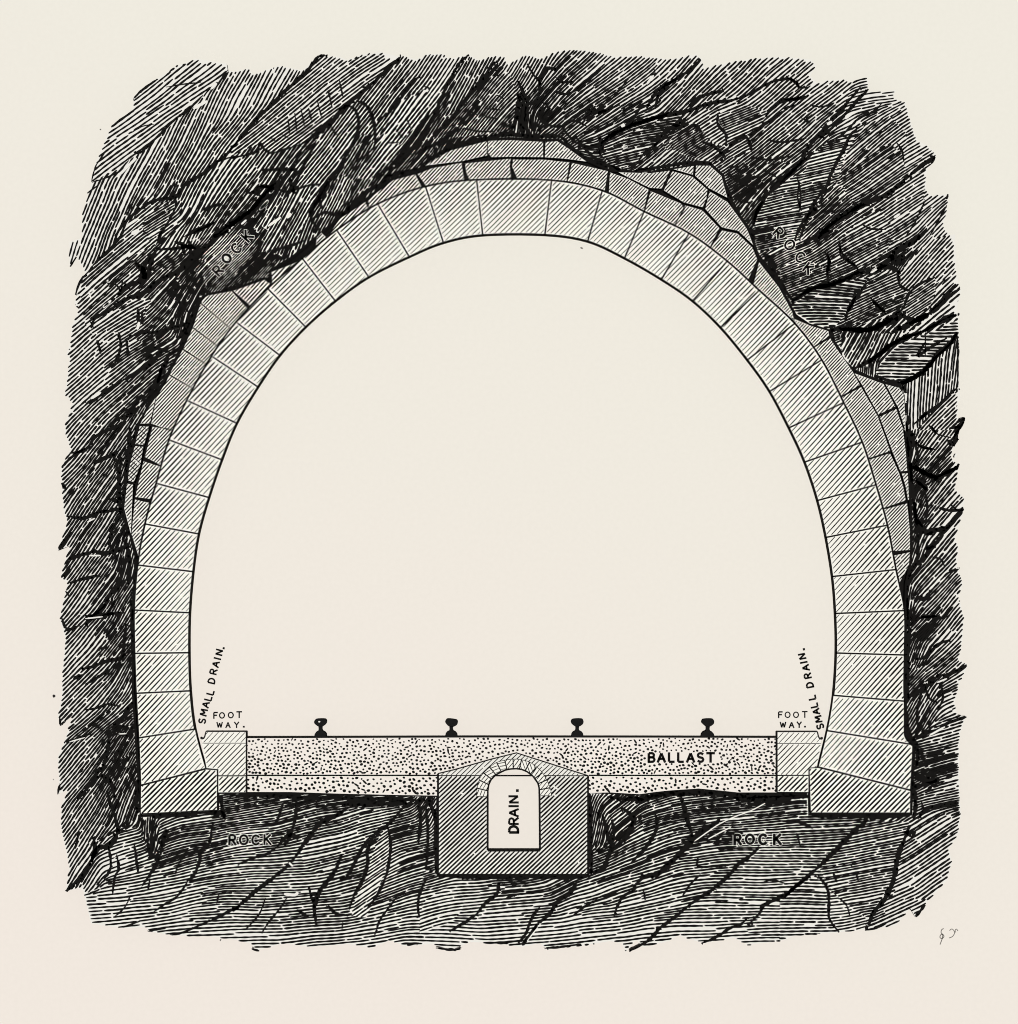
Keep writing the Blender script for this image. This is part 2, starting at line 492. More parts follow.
# ------------------------------------------------------------------ rock
OUT = pts('82,217 92,181.4 96,162 106.8,136 112.7,124.5 132.3,110.7 133.3,98 157.9,78.3 177.5,65.5 195.2,59.6 209,61.6 224.7,64.6 '
          '227.6,71.4 240,70.5 248.7,68.5 253.6,74.4 279.1,65.5 302.7,70.5 318.4,55.7 339,56.7 345.9,60.6 363.6,53.8 381.3,52.2 '
          '393,59.6 402.9,55.7 416.6,59.6 427.4,53.8 442.6,53.8 449.5,58.7 469.1,54.7 478.9,60.6 493.7,55.7 505.5,56.7 506.4,64.6 '
          '528,54.1 541.8,58.7 557.5,50.8 583.1,49.8 616.5,56.7 629.6,55.3 659.1,57.7 668.9,59.6 696.4,54.1 701.4,58.7 704.3,68.5 '
          '724,63.6 751.4,58.7 777,56.7 792.7,57.7 811.4,59.6 816.3,65.5 810,76 818,84 827.2,80.3 844.8,79.3 852,82 866.4,77.3 868.4,82.2 '
          '867,92 880,92 896,90 893,98 905.7,102.9 911.6,124.5 917.5,140.2 930.3,148 936.2,155.9 925.4,173.6 926.4,191.3 932,196 948,194.2 '
          '947,209 943,226.6 950.9,236 953.9,243.8 954.9,269.3 960.8,290.9 956.8,308.6 958.8,324.3 958.8,347.9 957.8,406.8 956.8,418.6 '
          '964.7,417.6 962,424 953.9,443.6 950.9,457.3 958.8,466.2 954.9,488.8 964.7,498.6 962.7,514.3 954.9,537.9 958.8,547.7 956.8,565.4 '
          '962.7,583.1 958.8,596.8 963.7,616.5 962.7,639.3 958.8,658.9 967.6,664.8 965,672 958.8,684.5 954.9,702.2 956.8,714 965.7,716.9 '
          '959.8,733.6 958.8,767 959.8,796.5 960.8,815.4 957.8,835 949,848.8 951.9,862.5 947,880.2 925.4,903.8 915.6,917.5 910,908 '
          '895.9,925.4 865.5,929.3 838.9,932.3 795.7,935.2 780,941 747.5,945 735,938 702.3,943 678.8,935.2 668.9,941 643.4,947 636,940 '
          '625.7,951.9 621.8,943 610,941 580,946 545.7,948 540,943 522.2,947 496.6,943 470,942 451.4,949.9 431.8,944 404.9,946 390,940 371.5,948 '
          '350,944 308.6,947 285,943 255.5,950.9 252,944 235.9,940 210,936 171.6,935.2 149,931.3 146,927 122.5,928.3 91,923.4 87.2,907.7 83.2,890 78,888 '
          '65.5,892 69.5,868.4 65.5,848.8 60.6,826.2 61.6,805.5 68,790 58.7,793.8 58.7,776.8 57.7,757.2 64.6,741.5 73.4,712 60.6,725.7 '
          '57.7,716 61.6,698.2 62.6,668.8 65.5,639.3 59.6,617.7 67.5,583.1 60.6,577.2 69.5,545.7 57.7,550.7 67.5,522.2 63.6,512.4 '
          '61.6,482.9 60.6,468.1 70.5,449.5 64.6,431.8 64.6,426.5 72.4,402.9 64.6,395 69.5,359.7 66.5,353.8 71,340 71.4,326.3 79.3,308.6 '
          '74.4,302.7 85.2,273.2 80,262 76,256 69.5,266.3 69.5,241.8 82.2,238')
# inner edge of the rock, where the masonry and the track bed sit
INR = pts('141,816 139,786 136,740 133,694 132.5,640 133.2,600 136.5,560 130,534 122.5,508 125.8,482 128,466 134,443 139,424 148,406 156,395 '
          '168,373 181.5,348 191.5,326 199.5,302 200.5,299 208,294 232,289.8 264,278.4 269,278 270.2,270.5 292,257.3 322,232.3 339.5,217 '
          '365,200 392.5,178.6 415,172.6 432,166.5 449,149 487,139.3 510,138.4 544,140.2 558,139.6 568,146 588,161 609,170 630,172 '
          '650,171.5 671,169 694.5,164 710.8,164 723,175 729,198 736.5,211.5 748.5,228 752.5,239 760,260 779.8,285.5 794,311.5 812,324.5 830,329.5 '
          '831,337 838,347.5 853.5,370.5 884,382.5 900,386.2 906,395 906.6,450 909.5,472 910.5,500 911.6,530 911.4,551 910,566 906,584 '
          '905.6,610 905.8,655 905.8,700 906,735 914.4,745 914.2,752 912,790 912,814.4 808.5,814.4 808.5,792 777,792.8 737.7,792.8 '
          '698.4,788.8 669,790.8 639.5,794.5 610,792.8 589,793 589,876 437,876 437,796 338,794 246,792.4 218.8,793 218.8,811.8')


def shrink(poly, d):
    """move a polygon's corners outwards (d<0) or inwards (d>0)"""
    sgn = 1 if area(poly) > 0 else -1
    n = len(poly)
    res = []
    for i in range(n):
        a, b, c = poly[i - 1], poly[i], poly[(i + 1) % n]
        d1 = (b[0] - a[0], b[1] - a[1]); d2 = (c[0] - b[0], c[1] - b[1])
        l1, l2 = math.hypot(*d1) or 1, math.hypot(*d2) or 1
        mx, my = -d1[1] / l1 - d2[1] / l2, d1[0] / l1 + d2[0] / l2
        q = max(mx * mx + my * my, 1.0)
        res.append((b[0] + sgn * mx / q * 2 * d, b[1] + sgn * my / q * 2 * d))
    return res


# direction sites: x, y, angle, line spacing, share of black
SITES = '''110 150 38 3.8 .42;150 110 38 3.8 .42;190 80 38 3.8 .42;100 200 65 3.4 .45;140 165 63 3.3 .5;180 140 63 2.9 .6;215 105 66 3.3 .45
90 225 68 3.4 .42;140 240 42 3.2 .52;165 225 38 2.7 .6;190 200 62 3.3 .55;215 175 58 3.2 .58;235 160 55 3.1 .6;215 215 58 3.2 .62;250 190 52 3.3 .6
240 215 50 3 .72;265 225 62 3 .7;285 205 62 3.1 .68;290 225 70 3.2 .6
250 90 62 3.4 .45;285 85 60 3.4 .42;260 120 50 3.2 .55;230 130 52 3.3 .55;325 150 50 3.3 .55;345 125 50 3.3 .55;360 150 55 3 .7;345 190 58 2.8 .74;315 170 52 3.2 .58
300 195 52 3 .72;335 215 62 2.7 .75;400 90 52 3.3 .5;385 140 55 3.2 .5;400 120 55 3.4 .5;412 165 48 2.4 .85;420 125 58 2.7 .75;405 150 52 3 .62
440 75 55 3.3 .45;430 100 52 3.5 .42;455 95 62 3 .62;440 140 52 2.6 .8;480 75 62 3.2 .5;475 110 55 2.7 .66;495 105 52 2.7 .66;500 70 58 3.4 .45
530 70 58 3.3 .45;545 95 50 3 .6;565 80 45 3 .65;590 62 42 3 .5;600 95 38 2.8 .6;580 115 38 2.6 .7;480 130 35 2.6 .7;500 125 50 2.6 .72;520 125 85 2.4 .9
550 135 40 2.8 .62;575 140 35 2.6 .7;600 140 25 2.4 .72;605 155 15 2.3 .82;585 150 -10 2.5 .8
640 75 38 3 .48;630 105 33 2.7 .62;620 70 38 3 .5;660 75 42 3.7 .36;690 85 48 3.2 .5;670 100 44 2.8 .62;645 125 20 2.4 .8;720 85 45 3.3 .48;750 80 45 3.4 .46
780 75 42 3.5 .42;790 90 40 3.3 .45;700 100 45 2.9 .6;760 100 38 3.2 .5;730 110 25 3 .55
760 150 40 3 .58;790 130 40 3.1 .52;790 160 40 3 .58;740 180 35 2.8 .68;740 215 55 3 .75;810 130 42 3.1 .55;755 205 50 3 .75
830 90 36 3.5 .42;800 105 40 3.2 .5;825 115 40 3 .55;880 98 8 3.3 .4;862 108 8 3.2 .42;880 112 36 3.2 .42;900 120 32 3.3 .42;910 145 30 3.2 .42;860 120 35 3.2 .42;850 140 15 2.5 .6
930 190 38 3.2 .45;935 220 45 3.2 .42;915 200 33 3 .52;890 215 30 2.9 .55;850 240 35 2.5 .72;830 245 32 2.6 .72;820 255 30 2.6 .72
800 245 22 2.5 .75;800 285 22 2.5 .68;780 270 30 2.4 .82;860 250 25 2.5 .66;850 270 27 2.6 .7;890 230 30 2.6 .62;880 255 28 2.7 .6
940 265 45 3.4 .45;925 270 48 3.2 .48;900 275 55 2.5 .9;945 310 45 4.2 .42;935 325 42 4 .45
930 435 50 3 .6;940 425 50 3 .58;920 445 52 2.9 .6;925 460 50 2.7 .66;945 470 48 3.3 .5;920 490 50 2.6 .8;930 500 52 2.8 .66;945 495 48 3.2 .5;920 515 62 2.6 .76;945 530 50 3.3 .5;935 520 50 3 .6
925 570 45 2.7 .68;945 575 45 3.2 .5;920 600 42 2.7 .75;950 600 48 3.3 .5;940 550 48 3.3 .5;909 420 85 2.2 .85;911 450 82 2.3 .88;914 500 80 2.3 .93;914 550 75 2.3 .9;909 600 85 2.3 .95
945 620 50 3.3 .5;925 625 45 2.8 .68;912 655 70 2.4 .72;945 655 42 3.2 .5;915 680 45 2.6 .7;945 690 25 3.1 .55;930 675 35 2.9 .6;920 715 60 2.7 .68;930 690 60 2.8 .66
940 735 18 3.2 .48;925 755 15 2.8 .6;945 770 15 3.3 .48;922 778 30 2.4 .85;935 797 10 2.6 .64;930 825 30 3.3 .5;945 835 32 3.6 .42;920 860 32 3.4 .46;900 900 24 3.6 .42;930 885 35 3.5 .42
800 830 2 2.6 .66;790 855 0 2.9 .55;800 875 0 3.2 .5;780 910 0 3.4 .44;810 910 0 3.3 .45;830 815 4 2.4 .8;830 830 4 2.5 .7
620 820 38 2.5 .78;640 850 25 2.8 .6;620 880 18 3 .54;660 820 18 2.5 .76;690 808 6 2.3 .86;720 803 5 2.4 .82;660 870 18 2.9 .56;640 910 10 3.3 .45;700 835 10 2.6 .66
700 860 5 2.7 .6;740 830 3 2.5 .66;770 818 4 2.5 .72;680 890 10 3 .52;740 870 2 3 .5;720 890 0 3.1 .48;700 920 2 3.4 .42;760 900 2 3.3 .45;660 930 5 3.5 .4;780 850 2 2.8 .56
429 820 60 2.2 .9;428 870 20 2.4 .82;435 905 20 3.3 .45;460 900 3 3.3 .45;450 930 -2 3.5 .4;500 888 5 2.6 .74;510 910 5 3.2 .5;540 900 8 2.8 .62;560 890 30 3 .58;580 900 14 3.1 .5;600 885 22 2.9 .55
600 920 6 3.4 .42;540 930 5 3.4 .42;597 830 80 2.3 .9;605 860 25 2.6 .76
240 812 12 2.4 .68;260 830 5 2.5 .7;290 812 15 2.5 .76;240 870 3 2.6 .58;240 900 -2 3 .48;300 875 3 3.4 .42;330 840 16 2.8 .55;350 820 16 2.7 .56;380 800 8 2.5 .7;365 845 22 3 .68
345 870 16 3 .66;360 900 14 3 .58;330 915 5 3 .6;300 910 8 3.1 .5;260 930 3 3.4 .42;378 860 30 2.9 .48;400 830 15 2.6 .68;418 830 15 2.4 .84;395 890 22 2.8 .56;390 915 14 3.1 .48
420 885 15 2.6 .7;360 930 8 3.3 .45;425 925 0 3.6 .42;280 800 8 2.3 .85;340 798 6 2.4 .8;320 860 12 3 .5
75 810 55 3.1 .56;75 850 57 3.2 .5;90 830 55 2.9 .62;110 800 60 2.6 .78;125 810 72 2.4 .86;90 870 60 3 .6;110 862 18 3.2 .46;130 838 14 3 .52;150 830 88 2.6 .8;120 890 8 3.3 .44;150 880 14 3.1 .48
165 828 20 2.4 .85;190 828 10 2.4 .78;180 860 16 2.6 .62;200 860 12 2.6 .62;210 890 8 2.8 .54;180 900 12 3 .46;150 910 5 3.3 .42;100 908 6 3.6 .4;200 920 3 3.2 .44;220 840 12 2.5 .66;225 815 10 2.3 .84
80 620 48 3.1 .54;100 640 50 2.9 .62;70 660 48 3.3 .48;115 650 52 2.6 .76;90 680 46 3 .62;72 705 48 3.3 .48;108 700 50 2.7 .72;125 680 62 2.3 .87;85 730 40 2.8 .6;110 720 38 2.7 .66;125 740 58 2.3 .87
85 750 50 3 .55;100 770 56 2.7 .7;72 770 52 3.2 .5;122 770 62 2.5 .84;80 785 52 3.1 .5;100 750 52 2.8 .64
80 430 50 3.2 .5;100 440 50 2.9 .66;115 445 52 2.5 .8;80 460 50 3 .58;105 470 52 2.6 .78;80 485 54 2.8 .66;110 490 54 2.6 .76;72 472 45 3.3 .5;90 520 56 2.8 .66;110 520 60 2.6 .76
78 540 56 3 .58;100 565 52 2.8 .66;80 572 54 3.1 .55;100 590 52 2.7 .68;75 600 54 3.2 .5;122 600 60 2.5 .82;125 560 75 2.3 .93;120 470 70 2.4 .88
80 245 72 3.5 .42;100 245 70 3.2 .5;115 230 68 3 .58;108 280 45 3.2 .5;130 255 42 3.1 .52;85 295 42 3.5 .45;112 303 38 2.9 .6;95 320 40 3.4 .48;125 275 42 3 .56
150 262 42 2.8 .72;175 240 66 3.2 .5;170 262 40 2.7 .75;160 280 50 2.6 .72;190 280 55 2.5 .76;185 300 60 2.4 .82;215 262 45 2.1 .74;222 275 46 2.1 .74;200 260 45 2.5 .72;245 262 46 2.1 .74;240 240 50 2.4 .74
130 315 38 3.1 .5;122 332 34 3.1 .5;88 352 42 3.4 .46;108 348 38 2.9 .55;132 348 33 2.8 .62;158 325 45 2.6 .72;160 345 33 2.7 .7;85 380 42 3.4 .44;110 375 40 3.1 .54;138 372 42 2.8 .68;160 362 35 2.5 .82
80 410 45 3.3 .46;108 402 42 3 .56;130 400 42 2.8 .68;148 390 42 2.6 .8;140 412 60 2.4 .88;180 325 80 2.3 .93'''
S_ = np.array([[float(v) for v in t.split()] for l in SITES.split('\n') for t in l.split(';')])

TILE = {'A': (40, 40), 'B': (230, 40), 'C': (420, 40), 'D': (610, 40), 'E': (780, 40), 'F': (780, 230), 'G': (780, 420),
        'H': (780, 600), 'I': (780, 780), 'Q': (610, 780), 'R': (420, 780), 'T': (230, 780), 'U': (40, 780), 'V': (40, 600),
        'W': (40, 420), 'X': (40, 230), 'a': (60, 170), 'b': (180, 170), 'c': (60, 290), 'd': (300, 90), 'e': (570, 60),
        'f': (740, 190), 'g': (840, 260), 'h': (890, 410)}
ZS = {k: (5.09 if k.isupper() else 7.83) for k in TILE}
ZS['h'] = 11.31


def tp(tile, s):
    ox, oy = TILE[tile]
    z = ZS[tile]
    return [(ox + float(a) / z, oy + float(b) / z) for a, b in (t.split(',') for t in s.split())]


# facets of the rock with their own grain: tile, points, angle, second angle, spacing, black, label
SLABS = [
    ('A', '262,725 285,620 340,490 370,430 475,355 480,296 600,195 790,95 950,120 955,150 890,220 760,340 640,460 520,565 380,660', 38, 36, 3.8, .4, 'light flat rock facet at the upper left corner'),
    ('a', '260,760 400,600 520,450 600,350 700,280 900,240 880,330 800,470 740,600 620,640 560,730 440,830 330,890 180,1000 120,960 200,830', 40, 38, 3.1, .53, ''),
    ('a', '640,440 700,330 900,245 885,340 810,440 760,520 700,560', 32, 32, 2.5, .6, ''),
    ('B', '0,590 60,480 140,400 220,325 330,215 400,150 455,80 560,85 600,105 770,62 860,85 700,240 560,350 430,465 380,525 220,572 190,565 150,525', 40, 35, 3.1, .5, 'long lozenge rock facet at the top left scored with short ticks'),
    ('B', '560,360 620,340 650,380 640,480 580,590 500,720 400,740 330,740 380,640 430,520', 52, 50, 3.3, .52, ''),
    ('d', '720,230 830,60 900,0 1018,0 1018,120 960,240 860,330 700,560 560,700 450,690 560,470 640,330', 53, 52, 3.4, .5, ''),
    ('d', '400,460 540,390 580,420 480,640 420,710 340,690 350,580', 55, 58, 2.9, .68, ''),
    ('d', '160,940 240,740 330,670 420,720 390,820 330,900 250,960 170,1000', 64, 62, 2.7, .66, ''),
    ('b', '640,440 700,330 800,250 880,170 1018,100 1018,330 900,570 800,610 690,640 620,640 700,480', 62, 60, 3.1, .6, ''),
    ('C', '60,500 160,370 230,300 340,170 380,110 460,180 490,260 480,400 440,460 300,480 200,490', 50, 48, 2.7, .66, ''),
    ('e', '400,640 520,550 640,520 760,440 890,405 820,490 740,560 640,690 520,780 400,850 300,810 250,740', 18, 8, 2.7, .64, 'dark lens-shaped rock facet just above the arch, right of the crown'),
    ('e', '510,850 530,800 600,720 740,630 900,560 1018,600 1018,790 880,830 700,855 560,890', 38, 40, 2.7, .64, 'smooth tongue of rock lying on the backing stones'),
    ('D', '375,410 470,350 560,365 555,420 590,480 590,545 520,520 480,470 430,420', 35, 35, 3.3, .42, ''),
    ('D', '550,380 700,335 800,365 770,430 700,480 600,535 590,480', 26, 24, 2.5, .68, ''),
    ('D', '590,580 600,540 690,490 720,520 715,565 640,600', 32, 30, 3, .5, ''),
    ('D', '390,430 430,420 475,470 540,550 590,600 520,620 400,600 330,560 300,520', 35, 35, 2.5, .7, ''),
    ('f', '100,330 140,190 220,60 330,-60 460,-120 640,-180 640,40 580,130 510,260 440,390 340,420 220,480 140,480', 14, 8, 2.5, .62, 'curved grey rock facet above the right ROCK lettering'),
    ('E', '150,600 240,520 330,490 400,490 340,570 290,650 240,750 180,830 130,930 100,860 110,720', 16, 12, 2.5, .62, ''),
    ('E', '330,600 380,500 450,420 560,390 640,470 640,560 560,640 420,700 300,700', 42, 36, 3, .5, ''),
    ('E', '300,705 420,610 480,560 560,530 620,580 640,670 600,730 540,790 430,830 350,800', 34, 32, 2.6, .66, 'dark wedge of rock at the upper right'),
    ('E', '100,1018 160,900 280,720 350,790 370,850 260,930 200,990', 42, 40, 2.8, .6, ''),
    ('E', '320,930 440,850 560,785 660,700 750,655 735,760 720,860 680,940 620,1018 240,1018', 34, 32, 3.1, .48, ''),
    ('F', '60,385 170,300 330,260 450,240 400,330 330,430 290,480 250,505 150,475 85,430', 5, -8, 3.1, .58, 'small wedge of rock with level strokes beside the right shoulder of the arch'),
    ('f', '310,620 420,560 560,560 700,640 690,680 560,760 430,830 380,800 320,700', 24, 22, 2.6, .64, ''),
    ('f', '780,500 780,400 880,280 1000,180 1100,150 1200,300 1150,480 920,600 840,560', 30, 28, 2.7, .58, ''),
    ('g', '120,300 230,190 330,110 460,85 470,200 520,250 490,370 340,450 180,500 80,450', 28, 24, 2.7, .62, ''),
    ('g', '470,190 480,80 600,-60 730,-160 900,-200 910,60 900,110 760,180 740,120 620,180 540,250', 46, 46, 3.2, .46, 'light rock facet on the right edge'),
    ('g', '500,390 560,250 620,180 740,125 745,260 700,370 570,460', 32, 32, 2.5, .62, ''),
    ('g', '0,560 120,555 350,580 540,520 400,690 260,780 120,860 20,760', 62, 60, 3.1, .56, 'rounded dark boulder of rock resting on the right backing stones'),
    ('g', '540,570 700,440 830,360 900,240 945,235 915,345 920,430 820,480 640,570 520,610', 42, 38, 4, .44, ''),
    ('g', '280,880 400,720 510,640 720,570 925,470 930,560 860,640 760,740 640,870 480,950 340,920', -3, 3, 3.3, .56, 'level-lined shelf of rock jutting from the right edge'),
    ('g', '490,1018 500,960 640,880 760,740 880,640 930,580 930,850 940,1100 870,1150 720,1290 560,1330 500,1330', 88, 82, 2.9, .54, 'upright-lined rock face at the right edge below the shelf'),
    ('F', '690,1018 840,865 905,812 905,960 880,1018', 46, 46, 3.1, .52, ''),
    ('I', '195,440 300,340 400,250 460,205 655,215 625,310 600,400 560,530 480,660 450,705 300,600 250,540', 9, 12, 2.7, .6, 'large rock slab hanging under the right footing'),
    ('I', '250,560 300,600 440,705 430,755 300,770 252,700', 2, 14, 3.1, .44, ''),
    ('I', '0,610 90,540 180,490 235,560 250,700 295,772 80,790 0,815', 0, 0, 3.4, .45, 'pale level-lined slab at the lower right'),
    ('T', '690,500 720,400 760,290 800,235 812,300 790,450 740,600 690,700 620,690 640,600', 32, 35, 2.9, .46, ''),
    ('T', '360,370 430,270 520,190 640,140 800,160 760,250 640,390 560,400 480,480 380,440', 14, 16, 2.9, .5, ''),
    ('R', '0,680 30,610 110,560 180,540 230,610 200,680 120,740 0,780', 20, 2, 3.3, .44, ''),
    ('c', '190,240 380,190 560,80 690,60 720,110 600,150 590,300 480,340 380,300 260,360', 36, 30, 3.1, .5, ''),
    ('U', '130,560 200,420 250,330 285,350 260,420 200,500 140,568', 56, 56, 3.6, .48, ''),
]

